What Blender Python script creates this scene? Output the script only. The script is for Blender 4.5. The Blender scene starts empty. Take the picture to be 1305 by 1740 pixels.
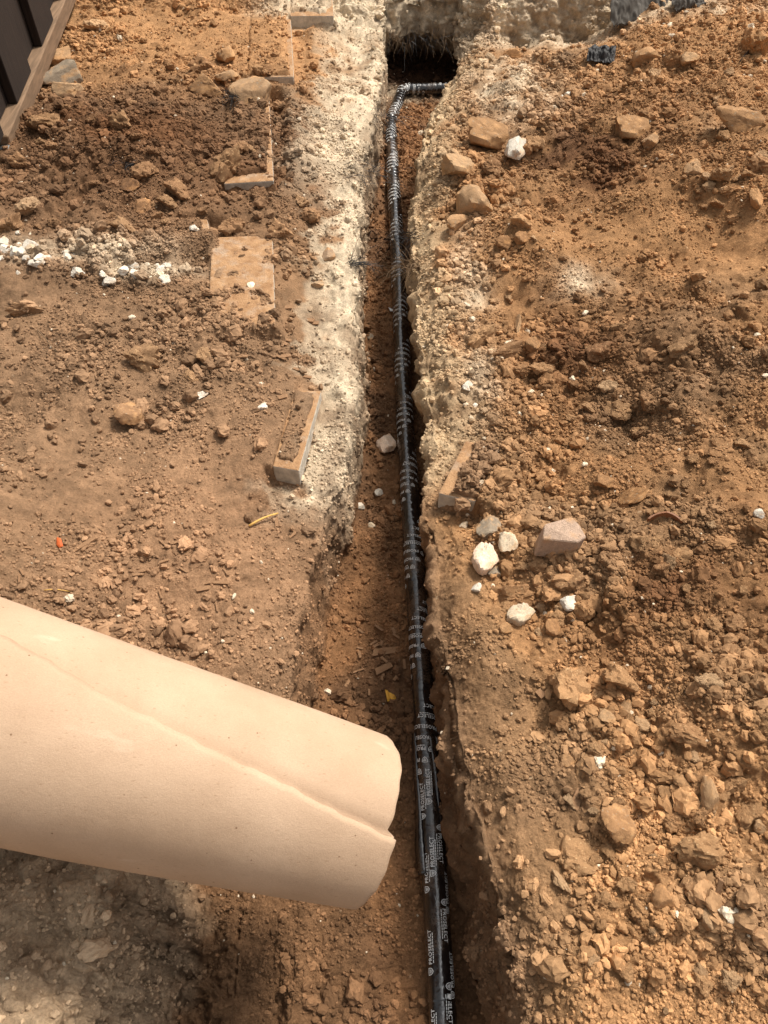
import bpy, bmesh, math, random
import numpy as np
from mathutils import Vector, Matrix

# ------------------------------------------------------------------ camera, sky, sun, exposure
scene = bpy.context.scene
COL = scene.collection
H, PITCH, FPX = 1.45, math.radians(52.0), 1305.0          # eye height, tilt down, focal length in photo pixels
SP, CP = math.sin(PITCH), math.cos(PITCH)
cam = bpy.data.cameras.new('camera')
cam_o = bpy.data.objects.new('camera', cam); COL.objects.link(cam_o)
cam_o.location = (0, 0, H)
cam_o.rotation_euler = (math.pi / 2 - PITCH, 0, 0)
cam.sensor_fit = 'VERTICAL'; cam.sensor_height = 24.0; cam.lens = 24.0 * FPX / 1740.0
cam.clip_start = 0.02; cam.clip_end = 1000
scene.camera = cam_o

SUN_EL, SUN_AZ = math.radians(57), math.radians(46)        # azimuth to the right of straight ahead (+y)
world = bpy.data.worlds.new('World'); scene.world = world; world.use_nodes = True
wn = world.node_tree.nodes; wl = world.node_tree.links
for n in list(wn): wn.remove(n)
sky = wn.new('ShaderNodeTexSky'); sky.sky_type = 'NISHITA'; sky.sun_disc = False
sky.sun_elevation = SUN_EL; sky.sun_rotation = SUN_AZ
sky.air_density = 1.0; sky.dust_density = 6.0; sky.ozone_density = 0.3
bg = wn.new('ShaderNodeBackground'); bg.inputs['Strength'].default_value = 0.115
wo = wn.new('ShaderNodeOutputWorld')
haz = wn.new('ShaderNodeHueSaturation'); haz.inputs['Saturation'].default_value = 0.08      # thin white overcast
wl.new(sky.outputs['Color'], haz.inputs['Color']); wl.new(haz.outputs['Color'], bg.inputs['Color']); wl.new(bg.outputs['Background'], wo.inputs['Surface'])
sun = bpy.data.lights.new('sun', 'SUN'); sun.energy = 3.0; sun.angle = math.radians(12); sun.color = (1.0, 0.91, 0.78)
sun_o = bpy.data.objects.new('sun', sun); COL.objects.link(sun_o)
sdir = Vector((math.sin(SUN_AZ) * math.cos(SUN_EL), math.cos(SUN_AZ) * math.cos(SUN_EL), math.sin(SUN_EL)))
sun_o.rotation_euler = (-sdir).to_track_quat('-Z', 'Y').to_euler()
sun_o.location = sdir * 20
scene.view_settings.view_transform = 'Standard'; scene.view_settings.look = 'None'
scene.view_settings.exposure = 0.43; scene.view_settings.gamma = 1.0
scene.view_settings.use_curve_mapping = False
scene.render.engine = 'CYCLES'
scene.cycles.max_bounces = 5; scene.cycles.diffuse_bounces = 2

# ------------------------------------------------------------------ helpers
rng = np.random.default_rng(11)
random.seed(5)

def at(px, py, z=0.0):
    """plan position (x, y) of a point at height z sighted at photo pixel (px, py)"""
    u, v = (px - 652.5) / FPX, (py - 870.0) / FPX
    d = (H - z) / (SP + v * CP)
    return u * d, d * (CP - v * SP)
def at3(px, py, z=0.0):
    x, y = at(px, py, z); return Vector((x, y, z))

_perm = np.random.default_rng(3).permutation(256).astype(np.int32)
_perm = np.concatenate([_perm, _perm, _perm])
_g3 = np.random.default_rng(4).normal(size=(256, 3)); _g3 /= np.linalg.norm(_g3, axis=1)[:, None]
_g3 = _g3.astype(np.float32)
def noise(x, y, z=0.0):
    x, y, z = np.broadcast_arrays(np.asarray(x, np.float32), np.asarray(y, np.float32), np.asarray(z, np.float32))
    xi, yi, zi = np.floor(x).astype(np.int32), np.floor(y).astype(np.int32), np.floor(z).astype(np.int32)
    xf, yf, zf = x - xi, y - yi, z - zi
    u, v, w = [t * t * t * (t * (t * 6 - 15) + 10) for t in (xf, yf, zf)]
    xi &= 255; yi &= 255; zi &= 255
    out = 0
    for dx in (0, 1):
        for dy in (0, 1):
            hh = _perm[_perm[xi + dx] + yi + dy]
            for dz in (0, 1):
                g = _g3[_perm[hh + zi + dz]]
                d = g[..., 0] * (xf - dx) + g[..., 1] * (yf - dy) + g[..., 2] * (zf - dz)
                out = out + d * (u if dx else 1 - u) * (v if dy else 1 - v) * (w if dz else 1 - w)
    return out * 1.6
def fbm(x, y, z=0.0, oct=4, gain=0.5):
    s, a, f = 0, 1.0, 1.0
    for i in range(oct):
        s = s + a * noise(x * f + 17.3 * i, y * f - 9.1 * i, z * f + 3.7 * i); a *= gain; f *= 2.03
    return s
def sstep(a, b, x):
    t = np.clip((x - a) / (b - a), 0, 1); return t * t * (3 - 2 * t)
def lin(r, g, b):
    f = lambda c: ((c / 255.0 + 0.055) / 1.055) ** 2.4 if c > 10 else c / 255.0 / 12.92
    return np.array([f(r), f(g), f(b)])

def tag(o, label=None, cat=None, group=None, kind=None):
    if label: o['label'] = label
    if cat: o['category'] = cat
    if group: o['group'] = group
    if kind: o['kind'] = kind
    return o
def obj(name, me, m=None, parent=None):
    o = bpy.data.objects.new(name, me); COL.objects.link(o)
    if m is not None and me is not None and len(me.materials) == 0: me.materials.append(m)
    if parent is not None: o.parent = parent
    return o
def empty(name, loc=(0, 0, 0)):
    o = bpy.data.objects.new(name, None); COL.objects.link(o); o.location = loc; o.empty_display_size = .05
    return o
def mesh_from(name, verts, faces, smooth=False):
    me = bpy.data.meshes.new(name); me.from_pydata([tuple(map(float, v)) for v in verts], [], faces)
    me.validate(); me.update()
    if smooth: me.polygons.foreach_set('use_smooth', [True] * len(me.polygons))
    return me
def bm_mesh(name, bm, smooth=False):
    bmesh.ops.recalc_face_normals(bm, faces=bm.faces)
    me = bpy.data.meshes.new(name); bm.to_mesh(me); bm.free()
    if smooth: me.polygons.foreach_set('use_smooth', [True] * len(me.polygons))
    if smooth == 'facets': me.set_sharp_from_angle(angle=math.radians(32))
    return me
def box_bm(corners8, bevel=0.0, seg=2):
    bm = bmesh.new(); v = [bm.verts.new(c) for c in corners8]
    for f in ((0, 1, 2, 3), (7, 6, 5, 4), (0, 4, 5, 1), (1, 5, 6, 2), (2, 6, 7, 3), (3, 7, 4, 0)): bm.faces.new([v[i] for i in f])
    bmesh.ops.recalc_face_normals(bm, faces=bm.faces)
    if bevel: bmesh.ops.bevel(bm, geom=list(bm.edges), offset=bevel, segments=seg, affect='EDGES', profile=.6)
    return bm

# ------------------------------------------------------------------ materials
class NT:
    def __init__(s, name):
        s.m = bpy.data.materials.new(name); s.m.use_nodes = True; s.t = s.m.node_tree; s.n = s.t.nodes; s.l = s.t.links
        s.b = s.n['Principled BSDF']
    def new(s, k, **kw):
        n = s.n.new(k)
        for a, b in kw.items(): setattr(n, a, b)
        return n
    def link(s, a, b): s.l.new(a, b)
    def coord(s, which='Object'): return s.new('ShaderNodeTexCoord').outputs[which]
    def noise(s, scale, detail=4, rough=.55, vec=None, dist=0.0):
        n = s.new('ShaderNodeTexNoise'); n.inputs['Scale'].default_value = scale; n.inputs['Detail'].default_value = detail
        n.inputs['Roughness'].default_value = rough; n.inputs['Distortion'].default_value = dist
        if vec is not None: s.link(vec, n.inputs['Vector'])
        return n.outputs['Fac']
    def vor(s, scale, vec=None, feat='F1'):
        n = s.new('ShaderNodeTexVoronoi'); n.feature = feat; n.inputs['Scale'].default_value = scale
        if vec is not None: s.link(vec, n.inputs['Vector'])
        return n.outputs
    def ramp(s, fac, stops):
        r = s.new('ShaderNodeValToRGB'); e = r.color_ramp.elements
        while len(e) < len(stops): e.new(.5)
        for i, (p, c) in enumerate(stops):
            e[i].position = p; e[i].color = (*c, 1) if len(c) == 3 else c
        s.link(fac, r.inputs['Fac']); return r.outputs['Color']
    def mapr(s, fac, a, b, c, d):
        r = s.new('ShaderNodeMapRange'); s.link(fac, r.inputs['Value'])
        for i, v in zip(('From Min', 'From Max', 'To Min', 'To Max'), (a, b, c, d)): r.inputs[i].default_value = v
        return r.outputs['Result']
    def mix(s, fac, a, b, mode='MIX'):
        r = s.new('ShaderNodeMix'); r.data_type = 'RGBA'; r.blend_type = mode; r.clamp_factor = True
        for k, v in ((0, fac), (6, a), (7, b)):
            if hasattr(v, 'links'): s.link(v, r.inputs[k])
            elif k == 0: r.inputs[0].default_value = v
            else: r.inputs[k].default_value = (*v, 1)
        return r.outputs[2]
    def mul(s, a, b):
        r = s.new('ShaderNodeMath'); r.operation = 'MULTIPLY'
        for i, v in enumerate((a, b)):
            if hasattr(v, 'links'): s.link(v, r.inputs[i])
            else: r.inputs[i].default_value = v
        return r.outputs[0]
    def vmul(s, col, fac):
        r = s.new('ShaderNodeVectorMath'); r.operation = 'SCALE'; s.link(col, r.inputs[0]); s.link(fac, r.inputs['Scale']); return r.outputs[0]
    def bump(s, height, dist, strength=1.0, normal=None):
        b = s.new('ShaderNodeBump'); b.inputs['Strength'].default_value = strength; b.inputs['Distance'].default_value = dist
        s.link(height, b.inputs['Height'])
        if normal is not None: s.link(normal, b.inputs['Normal'])
        return b.outputs['Normal']
    def done(s, color=None, rough=.9, spec=.2, normal=None):
        if color is not None:
            if hasattr(color, 'links'): s.link(color, s.b.inputs['Base Color'])
            else: s.b.inputs['Base Color'].default_value = (*color, 1)
        if hasattr(rough, 'links'): s.link(rough, s.b.inputs['Roughness'])
        else: s.b.inputs['Roughness'].default_value = rough
        s.b.inputs['Specular IOR Level'].default_value = spec
        if normal is not None: s.link(normal, s.b.inputs['Normal'])
        return s.m

def soil_material():
    t = NT('soil'); co = t.coord('Object')
    a = t.new('ShaderNodeAttribute'); a.attribute_name = 'soil'
    n1 = t.noise(38, 5, .62, co); n2 = t.noise(210, 4, .7, co)
    v = t.vor(150, co)
    f = t.mul(t.mapr(n1, .3, .7, .74, 1.24), t.mapr(n2, .28, .72, .74, 1.25))
    c = t.vmul(a.outputs['Color'], f)
    speck = t.mapr(v['Color'], .95, .98, 0, .4)          # tiny pale grit
    c = t.mix(speck, c, tuple(lin(214, 190, 158)))
    h1 = t.bump(t.noise(130, 5, .7, co), .006, .9)
    h2 = t.bump(t.noise(480, 3, .7, co), .0025, .9, h1)
    return t.done(c, .96, .12, h2)
def crumb_material():
    t = NT('soil_crumbs'); co = t.coord('Object')
    a = t.new('ShaderNodeAttribute'); a.attribute_type = 'INSTANCER'; a.attribute_name = 'tint'
    f = t.mapr(t.noise(2.2, 4, .7, co), .3, .7, .75, 1.22)
    return t.done(t.vmul(a.outputs['Color'], f), .95, .15, t.bump(t.noise(3, 3, .6, co), .0008, .7))
def rock_material(name, grain=60, var=.3, bump=.004, speck=None, dust=None):
    """colour of the piece comes from the object colour"""
    t = NT(name); co = t.coord('Object'); oi = t.new('ShaderNodeObjectInfo')
    f = t.mul(t.mapr(t.noise(grain, 5, .65, co), .28, .72, 1 - var, 1 + var), t.mapr(t.noise(grain * 6, 3, .7, co), .3, .7, .82, 1.18))
    c = t.vmul(oi.outputs['Color'], f)
    if speck is not None:
        c = t.mix(t.mapr(t.vor(grain * 5, co)['Color'], .82, .9, 0, .7), c, speck)
    if dust is not None:
        c = t.mix(t.mapr(t.noise(grain * .5, 4, .6, co), .5, .66, 0, .75), c, dust)
    n = t.bump(t.noise(grain * 2, 5, .7, co), bump, .9)
    n = t.bump(t.noise(grain * 8, 3, .7, co), bump * .4, .9, n)
    return t.done(c, .93, .18, n)
M = {}
M['soil'] = soil_material(); M['crumb'] = crumb_material()
M['clod'] = rock_material('dried_clay', 2.6, .24, .0022, tuple(lin(200, 166, 124)))
M['stone'] = rock_material('rough_stone', 2.0, .2, .0018, None, tuple(lin(184, 138, 92)))
M['concrete'] = rock_material('broken_concrete', 2.4, .2, .002, tuple(lin(150, 135, 115)), tuple(lin(194, 150, 104)))
M['white'] = rock_material('white_limestone', 2.0, .16, .0018, None, tuple(lin(196, 164, 128)))

def simple(name, col, rough=.7, grain=40, var=.2, bump=.001, spec=.3):
    t = NT(name); co = t.coord('Object')
    base = t.new('ShaderNodeRGB'); base.outputs[0].default_value = (*col, 1)
    c = t.vmul(base.outputs[0], t.mapr(t.noise(grain, 5, .6, co), .28, .72, 1 - var, 1 + var))
    return t.done(c, rough, spec, t.bump(t.noise(grain * 4, 4, .7, co), bump, .8))
def wood(name, col, rough=.75, stretch=(8, 8, .7), var=.35):
    t = NT(name); mp = t.new('ShaderNodeMapping'); mp.inputs['Scale'].default_value = stretch
    t.link(t.coord('Object'), mp.inputs['Vector'])
    base = t.new('ShaderNodeRGB'); base.outputs[0].default_value = (*col, 1)
    g = t.noise(9, 6, .65, mp.outputs[0], .6)
    c = t.vmul(base.outputs[0], t.mapr(g, .3, .7, 1 - var, 1 + var))
    return t.done(c, rough, .3, t.bump(g, .002, .6))
M['fence_wood'] = wood('stained_fence_boards', tuple(lin(40, 30, 24)), .8, (14, 14, .8), .55)
M['rail_wood'] = wood('weathered_fence_rail', tuple(lin(122, 98, 76)), .85, (8, .7, 8))
M['chip_wood'] = wood('dry_wood_chips', tuple(lin(146, 112, 82)), .85, (20, 4, 20))
M['steel'] = simple('galvanised_steel', tuple(lin(150, 150, 148)), .4, 60, .15, .0005, .5)
M['steel'].node_tree.nodes['Principled BSDF'].inputs['Metallic'].default_value = .8
M['fabric'] = simple('weed_barrier_fabric', tuple(lin(84, 79, 73)), .9, 30, .25, .0004)
M['fibre'] = simple('black_plastic_fibres', tuple(lin(38, 36, 36)), .6)
M['root'] = simple('pale_root_hairs', tuple(lin(120, 98, 74)), .8)
M['ink'] = simple('white_ink', (.84, .84, .82), .5, 90, .15, .0002)
M['straw'] = simple('dry_straw', tuple(lin(206, 164, 92)), .7)
M['leaf'] = simple('yellow_leaf', tuple(lin(214, 158, 60)), .6)
M['peel'] = simple('orange_shard', tuple(lin(190, 92, 44)), .6)

def paver_material():
    t = NT('cast_paver'); co = t.coord('Object')
    c = t.ramp(t.noise(45, 5, .6, co), [(.3, tuple(lin(168, 160, 148))), (.7, tuple(lin(214, 203, 186)))])
    g = t.new('ShaderNodeNewGeometry'); sx = t.new('ShaderNodeSeparateXYZ'); t.link(g.outputs['Normal'], sx.inputs[0])
    up = t.mapr(sx.outputs['Z'], .5, .95, 0, 1)
    dirt = t.mul(up, t.mapr(t.noise(22, 6, .7, co), .25, .5, .45, 1))     # clay trodden into the upper face
    c = t.mix(dirt, c, t.ramp(t.noise(30, 5, .7, co), [(.3, tuple(lin(142, 106, 74))), (.7, tuple(lin(184, 146, 108)))]))
    n = t.bump(t.noise(24, 6, .7, co), .010, .7)
    n = t.bump(t.noise(200, 4, .7, co), .003, .9, n)
    return t.done(c, .9, .2, n)
M['paver'] = paver_material()
def tape_material():
    t = NT('black_pipe_tape'); co = t.coord('Object')
    d = t.noise(14, 5, .65, co)
    dust = t.mul(t.mapr(d, .48, .70, .03, .5), t.mapr(t.noise(120, 3, .7, co), .35, .65, .2, 1))
    c = t.mix(dust, (.006, .006, .007), tuple(lin(128, 98, 70)))
    r = t.mapr(dust, 0, .5, .16, .6)
    n = t.bump(t.noise(30, 4, .55, co, .8), .006, .5)
    n = t.bump(t.noise(160, 2, .5, co), .0008, .3, n)
    t.b.inputs['Coat Weight'].default_value = .5; t.b.inputs['Coat Roughness'].default_value = .16
    return t.done(c, r, .8, n)
M['tape'] = tape_material()
def paper_material():
    t = NT('brown_builders_paper'); co = t.coord('Object')
    mp = t.new('ShaderNodeMapping'); mp.inputs['Scale'].default_value = (1, 3, 3); t.link(co, mp.inputs['Vector'])
    c = t.ramp(t.noise(7, 5, .55, co), [(.3, tuple(lin(178, 150, 124))), (.7, tuple(lin(194, 166, 140)))])
    fib = t.mapr(t.noise(260, 3, .7, mp.outputs[0]), .35, .65, .93, 1.06)
    c = t.vmul(c, fib)
    fl = t.new('ShaderNodeTexVoronoi'); fl.inputs['Scale'].default_value = 48; fl.inputs['Randomness'].default_value = 1
    t.link(co, fl.inputs['Vector'])
    near = t.mapr(fl.outputs['Distance'], .05, .09, 1, 0)
    sep = t.new('ShaderNodeSeparateColor'); t.link(fl.outputs['Color'], sep.inputs[0])
    some = t.mapr(sep.outputs[0], .72, .74, 0, .75)
    c = t.mix(t.mul(near, some), c, tuple(lin(112, 82, 56)))
    sc = t.mapr(t.noise(5, 3, .5, mp.outputs[0]), .66, .72, 0, .25)
    c = t.mix(sc, c, tuple(lin(232, 214, 190)))
    f2 = t.new('ShaderNodeTexVoronoi'); f2.inputs['Scale'].default_value = 150
    mp2 = t.new('ShaderNodeMapping'); mp2.inputs['Scale'].default_value = (.35, 1, 1); mp2.inputs['Rotation'].default_value = (0, .2, .5); t.link(co, mp2.inputs['Vector']); t.link(mp2.outputs[0], f2.inputs['Vector'])
    s2 = t.new('ShaderNodeSeparateColor'); t.link(f2.outputs['Color'], s2.inputs[0])
    c = t.mix(t.mul(t.mapr(f2.outputs['Distance'], .10, .2, 1, 0), t.mapr(s2.outputs[1], .6, .65, 0, .35)), c, tuple(lin(150, 118, 88)))
    r1 = t.new('ShaderNodeMath'); r1.operation = 'SUBTRACT'; r1.inputs[1].default_value = .5; t.link(t.noise(4.5, 2, .5, mp.outputs[0], .4), r1.inputs[0])
    r2 = t.new('ShaderNodeMath'); r2.operation = 'ABSOLUTE'; t.link(r1.outputs[0], r2.inputs[0])
    crease = t.mapr(r2.outputs[0], 0, .012, 0, 1)                # a few sharp handling creases
    n = t.bump(t.noise(420, 4, .8, co), .0012, .6)
    n = t.bump(crease, .0003, .12, n)
    n = t.bump(t.noise(14, 5, .6, co), .006, .3, n)
    return t.done(c, .9, .15, n)
M['paper'] = paper_material()

# ------------------------------------------------------------------ the ground: one sheet with the trench, the pit and the cut bank in it
D = 0.37
Y_END = 4.25
def poly_xy(pts, z):
    a = np.array([at(px, py, z) for px, py in pts]); o = np.argsort(a[:, 1]); return a[o, 1], a[o, 0]
LIPL = poly_xy([(650, 92), (640, 140), (630, 200), (618, 270), (607, 370), (604, 480), (607, 600), (603, 680), (586, 770), (560, 830),
                (536, 900), (514, 1000), (500, 1080), (490, 1170), (478, 1260), (450, 1500), (430, 1740)], -0.03)
LIPR = poly_xy([(792, 84), (762, 125), (742, 160), (722, 225), (708, 300), (702, 370), (703, 450), (712, 540), (722, 620), (730, 700),
                (731, 760), (718, 830), (716, 872), (735, 940), (728, 1000), (742, 1090), (758, 1170), (778, 1260), (812, 1380), (836, 1480), (868, 1600), (900, 1740)], -0.01)
W0 = lambda *p: at(*p)
_lump = at(70, 1600, -.08)
_heapL = at(230, 230, .08); _heapR = at(830, 330, .04)
_lm = at(60, 1000, .1)
def lipL(y): return np.interp(y, *LIPL)
def lipR(y): return np.interp(y, *LIPR)
def pit_mask(x, y):
    """1 inside the wide pit at the near left"""
    edge = .64 + .05 * noise(x * 5, 3.1) + .02 * noise(x * 16, 7.7)
    return sstep(edge + .035, edge - .035, y) * sstep(.0, -.08, x)
def loose_mask(x, y):
    """how lumpy and loose the soil is, 0 trodden .. 1 rubble"""
    m = .20 + .10 * (x > .1) + .42 * fbm(x * 1.9 + 4, y * 1.9, 2.2, 3)
    for px, py, rx, ry, s in ((250, 240, .75, .62, .75), (830, 320, .22, .5, .8), (1150, 180, .9, .7, .6), (1050, 600, .45, .38, .75), (950, 1000, .25, .25, .8),
                              (1110, 1300, .3, .28, .85), (1150, 1550, .3, .2, .6), (120, 430, .5, .12, .5), (230, 455, .22, .09, .9), (1150, 950, .22, .22, .7), (960, 560, .3, .2, .5)):
        cx, cy = at(px, py, .03); m = np.maximum(m, s * np.exp(-(((x - cx) / rx) ** 2 + ((y - cy) / ry) ** 2)))
    for px, py, rx, ry, s in ((1080, 430, .75, .22, .7), (340, 960, .25, .3, .55), (430, 480, .17, .25, .6), (150, 760, .4, .2, .35), (330, 40, .7, .25, .5), (850, 1180, .1, .3, .6)):
        cx, cy = at(px, py, .03); m = m * (1 - s * np.exp(-(((x - cx) / rx) ** 2 + ((y - cy) / ry) ** 2)))
    m = m * (1 - sstep(1.35, 1.15, y) * sstep(.30, .12, lipL(y) - x) * (x < 0) * .85)
    m = m * (1 - sstep(1.5, 1.2, y) * sstep(.17, .06, x - lipR(y)) * (x > 0) * .85)
    return np.clip(m, .03, 1)
PAVERS = [   # label, corners of the upper face (near-left, near-right, far-right, far-left), height, thickness, bare width along left, right, near, far edge
 ('dirt-covered paver at the top edge, its grey near face bare', [(493, 27), (567, 27), (563, -34), (495, -34)], .03, .10, (0, .03, .03, 0)),
 ('clay-covered paver with grey near face right of the broken concrete heap', [(420, 132), (499, 130), (494, 32), (424, 34)], .025, .10, (0, .015, .012, 0)),
 ('half-buried paver with a thin pale right edge beside the heap', [(380, 312), (465, 307), (457, 160), (384, 160)], .02, .09, (0, .018, .05, 0)),
 ('square clay-stained paver lying bare beside the pale mortar', [(352, 562), (468, 552), (463, 399), (360, 403)], .02, .08, (.5, .5, .5, .5)),
 ('small paver corner poking out behind the bare square paver', [(300, 397), (358, 395), (352, 372), (300, 374)], .03, .08, (0, .018, 0, 0)),
 ('pale paver with long bare edge along the left side of the trench', [(463, 792), (508, 800), (546, 664), (500, 662)], -.008, .08, (0, .009, .012, 0)),
 ('half-buried paver with grey near face right of the trench', [(745, 838), (808, 852), (852, 760), (791, 748)], .03, .12, (.022, 0, .004, 0))]
def paver_relief(x, y, z):
    for lab, pts, zt, th, bare in PAVERS:
        c = np.array([at(px, py, zt) for px, py in pts])
        dist = []
        for a, b in ((3, 0), (1, 2), (0, 1), (2, 3)):                     # left, right, near, far edge; positive inside
            e_ = c[b] - c[a]; n_ = np.array([-e_[1], e_[0]]) / np.linalg.norm(e_)
            dist.append((x - c[a][0]) * n_[0] + (y - c[a][1]) * n_[1])
        wob = .008 * noise(x * 22, y * 22, 2) + .005 * noise(x * 60, y * 60, 4)
        if bare[0] >= .5:                                               # lies bare: soil just below its face, a few drifts over the near left corner
            inside = np.min(dist, axis=0)
            m = sstep(-.03, .0, inside); drift = np.maximum(sstep(.19, .06, dist[0] * .8 + dist[2] + wob * 5), .60 * sstep(.15, .8, fbm(x * 13, y * 13, 3.9, 3) + .35 - dist[0]))
            z = z * (1 - m) + m * (zt - .014 + .026 * drift)
            continue
        soil_in = np.min([d_ - bw + wob * (1 if bw < .03 else 2) for d_, bw in zip(dist, bare)], axis=0)
        fp = sstep(-.02, .0, np.min(dist, axis=0))
        z = np.where(fp > 0, z * (1 - fp) + np.minimum(z, zt - .012) * fp, z)            # ground under the slab
        cov = sstep(-.004, .012, soil_in) * sstep(-.01, .005, np.min(dist, axis=0))
        z = z * (1 - cov) + cov * np.maximum(z, zt + (.012 if zt > 0 else .006) + (.01 if zt > 0 else .004) * np.abs(noise(x * 14, y * 14, 6)))
        for k, bw in enumerate(bare):                                     # soil banked against the buried edges, cleared from the bare ones
            if k == 3: continue
            out = sstep(-.006 if bw <= 0 else 0, .004 if bw <= 0 else .006, -dist[k]) * sstep(.10 if k else .30, .03, -dist[k])
            for q in range(4):
                if q != k: out = out * sstep(-.03 if k else -.16, .0 if k else .05, dist[q])
            z = z + out * ((-(z - (zt - (.060 if k == 2 else .045))) * .9) if bw > 0 else (zt + .014 - z) * .95)
    return z
def ground_h(x, y):
    z = np.zeros_like(x)
    L = lipL(y) - x; Rr = x - lipR(y)                       # distance outside each lip
    left = L > -.02
    z += np.where(left, -.045 * sstep(.34, .10, L) * sstep(.9, 1.2, y), 0)                     # stripped band beside the paving
    z += .10 * np.exp(-(((x - _heapL[0]) / .62) ** 2 + ((y - _heapL[1]) / .55) ** 2))           # spoil heap by the gate
    z += .05 * np.exp(-(((x - _heapR[0]) / .16) ** 2 + ((y - _heapR[1]) / .35) ** 2))
    z += np.where(x > 0, .20 * sstep(.15, 1.3, Rr) * sstep(4.6, 3.2, y), 0)                     # spoil banked up on the right
    z += np.where(x > 0, .05 * sstep(.05, .5, Rr) * sstep(1.4, .5, y), 0)
    z += .22 * np.exp(-(((x - _lm[0] + .25) / .28) ** 2 + ((y - _lm[1]) / .3) ** 2))            # heap the paper roll leans on
    z += np.where(left, -.055 * sstep(.16, 0, L) ** 1.5 * sstep(1.2, .95, y), 0)                 # slumped left edge nearer the camera
    z += np.where(x > 0, -.05 * sstep(.1, 0, Rr) ** 1.4, 0) + np.where(left, -.02 * sstep(.04, 0, L), 0)
    z += np.where(x > 0, -.12 * sstep(3.55, 4.0, y) * sstep(Y_END + .12, Y_END - .02, y + .05 * noise(x * 6, 4.1)) * sstep(1.0, .5, Rr), 0)
    z += .04 * sstep(Y_END - .01, Y_END + .12, y)
    z += np.where(x > 0, .05 * sstep(.08, .4, Rr) * fbm(x * 3.2 + 3, y * 3.2, 6.6, 3), 0)
    lo = loose_mask(x, y)
    near = sstep(6.5, 5.0, np.abs(y - 1.5) + .6 * np.abs(x))
    z += near * .034 * fbm(x * 2.6, y * 2.6, 0, 3)
    z += near * (.006 + .024 * lo) * fbm(x * 8, y * 8, 1.5, 2)
    pit = pit_mask(x, y)
    wl_ = .05 * noise(x * 7, y * 7, 2.5) + .02 * noise(x * 21, y * 21, 3.5)
    zl = (D + .01) * sstep(-.40, -.50, x + wl_) * (.86 + .12 * fbm(x * 7, y * 7, 4, 3)) * sstep(.02, .10, y + wl_)
    z = paver_relief(x, y, z)
    z = z * (1 - pit) + pit * (-D + .01 + .02 * fbm(x * 5, y * 5, 3, 2) + zl)
    return z

# rows (y) and columns across the trench
py_rows = np.arange(1960, 14, -2.05)
yr = np.array([at(652, p, 0)[1] for p in py_rows]); yr = yr[yr < Y_END - .012]
y_near = np.array([-300, -60, -15, -5, -3, -2.2, -1.6, -1.2, -.9, -.7, -.55, -.45, -.38, -.32, -.27, -.23, -.19, -.16, -.13])
y_near = y_near[y_near < yr[0] - .01]
nw = 64
y_wall = Y_END + np.linspace(-.01, .12, nw)
y_far = np.concatenate([np.linspace(Y_END + .128, 5.2, 100), [5.35, 5.6, 6, 6.6, 8, 12, 25, 70, 300]])
ys = np.concatenate([y_near, yr, y_wall, y_far])
i_wall0 = len(y_near) + len(yr)
NR = len(ys)
E = np.zeros(NR); E[i_wall0:i_wall0 + nw] = np.linspace(0, 1, nw); E[i_wall0 + nw:] = 1
DEEP = np.where(np.arange(NR) < i_wall0 + nw, 1.0, 0.0) * sstep(-2.4, -1.8, ys)
NGL, NWALL, NFL = 285, 30, 84
depth_row = np.clip(ys * CP + H * SP, .9, 5)
wfr = .5 * depth_row * 1.04 + .12
tt = np.linspace(0, 1, NGL) ** 1.12
outer = np.array([.04, .10, .2, .35, .6, 1.0, 1.8, 4, 12, 50, 300])
XLr, XRr = lipL(ys), lipR(ys)
XLr = XLr + .010 * noise(ys * 9, 1.7) + .006 * noise(ys * 31, 5.5)
XRr = XRr + .012 * noise(ys * 8, 8.7) + .008 * noise(ys * 27, 2.5)
segs = []
gl = np.concatenate([np.zeros(0), tt])
Lx = XLr[:, None] - tt[None, :] * np.maximum(wfr + XLr, .3)[:, None]
Lout = Lx[:, -1:] - outer[None, :]
Lx = np.concatenate([Lx, Lout], 1)[:, ::-1]
Rx = XRr[:, None] + tt[None, :] * np.maximum(wfr - XRr, .3)[:, None]
Rx = np.concatenate([Rx, Rx[:, -1:] + outer[None, :]], 1)
tw = np.linspace(0, 1, NWALL + 2)[1:-1]
flx = np.linspace(0, 1, NFL)
Y2 = np.repeat(ys[:, None], 1, 1)
underR = .015 + .03 * sstep(.8, 1.1, ys) - .035 * sstep(.75, .4, ys) + .22 * sstep(3.45, 3.9, ys) + .015 * noise(ys * 5, 12.5)
underL = .02 + .008 * noise(ys * 6, 4.4) + .012 * sstep(1.25, .9, ys)
underR, underL = underR * DEEP, underL * DEEP
xlb, xrb = XLr + underL, XRr + underR
hug = sstep(.12, .62, tw)
Wl = XLr[:, None] + underL[:, None] * tw[None, :] + .0 * Y2
Wr = XRr[:, None] + underR[:, None] * hug[None, :]
Fx = xlb[:, None] + (xrb - xlb)[:, None] * flx[None, :]
X = np.concatenate([Lx, Wl, Fx, Wr[:, ::-1], Rx], 1).astype(np.float64)
NC = X.shape[1]
Yg = np.repeat(ys[:, None], NC, 1)
Z = ground_h(X, Yg)
cL = Lx.shape[1]; cF = cL + NWALL; cFe = cF + NFL; cR = cFe + NWALL
zl, zr = Z[:, cL - 1].copy(), Z[:, cR].copy()
floor = -D + .012 * fbm(Fx * 6, Yg[:, cF:cFe] * 6, 9, 3) + .045 * (1 - sstep(0, .16, flx))[None, :] ** 1 * .6 + .02 * sstep(.8, 1, flx)[None, :]
zfl, zfr = floor[:, 0], floor[:, -1]
wall_prof = tw ** .9
Zl = zl[:, None] + (zfl - zl)[:, None] * wall_prof[None, :]
Zr = zr[:, None] + (zfr - zr)[:, None] * tw[None, :]
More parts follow.
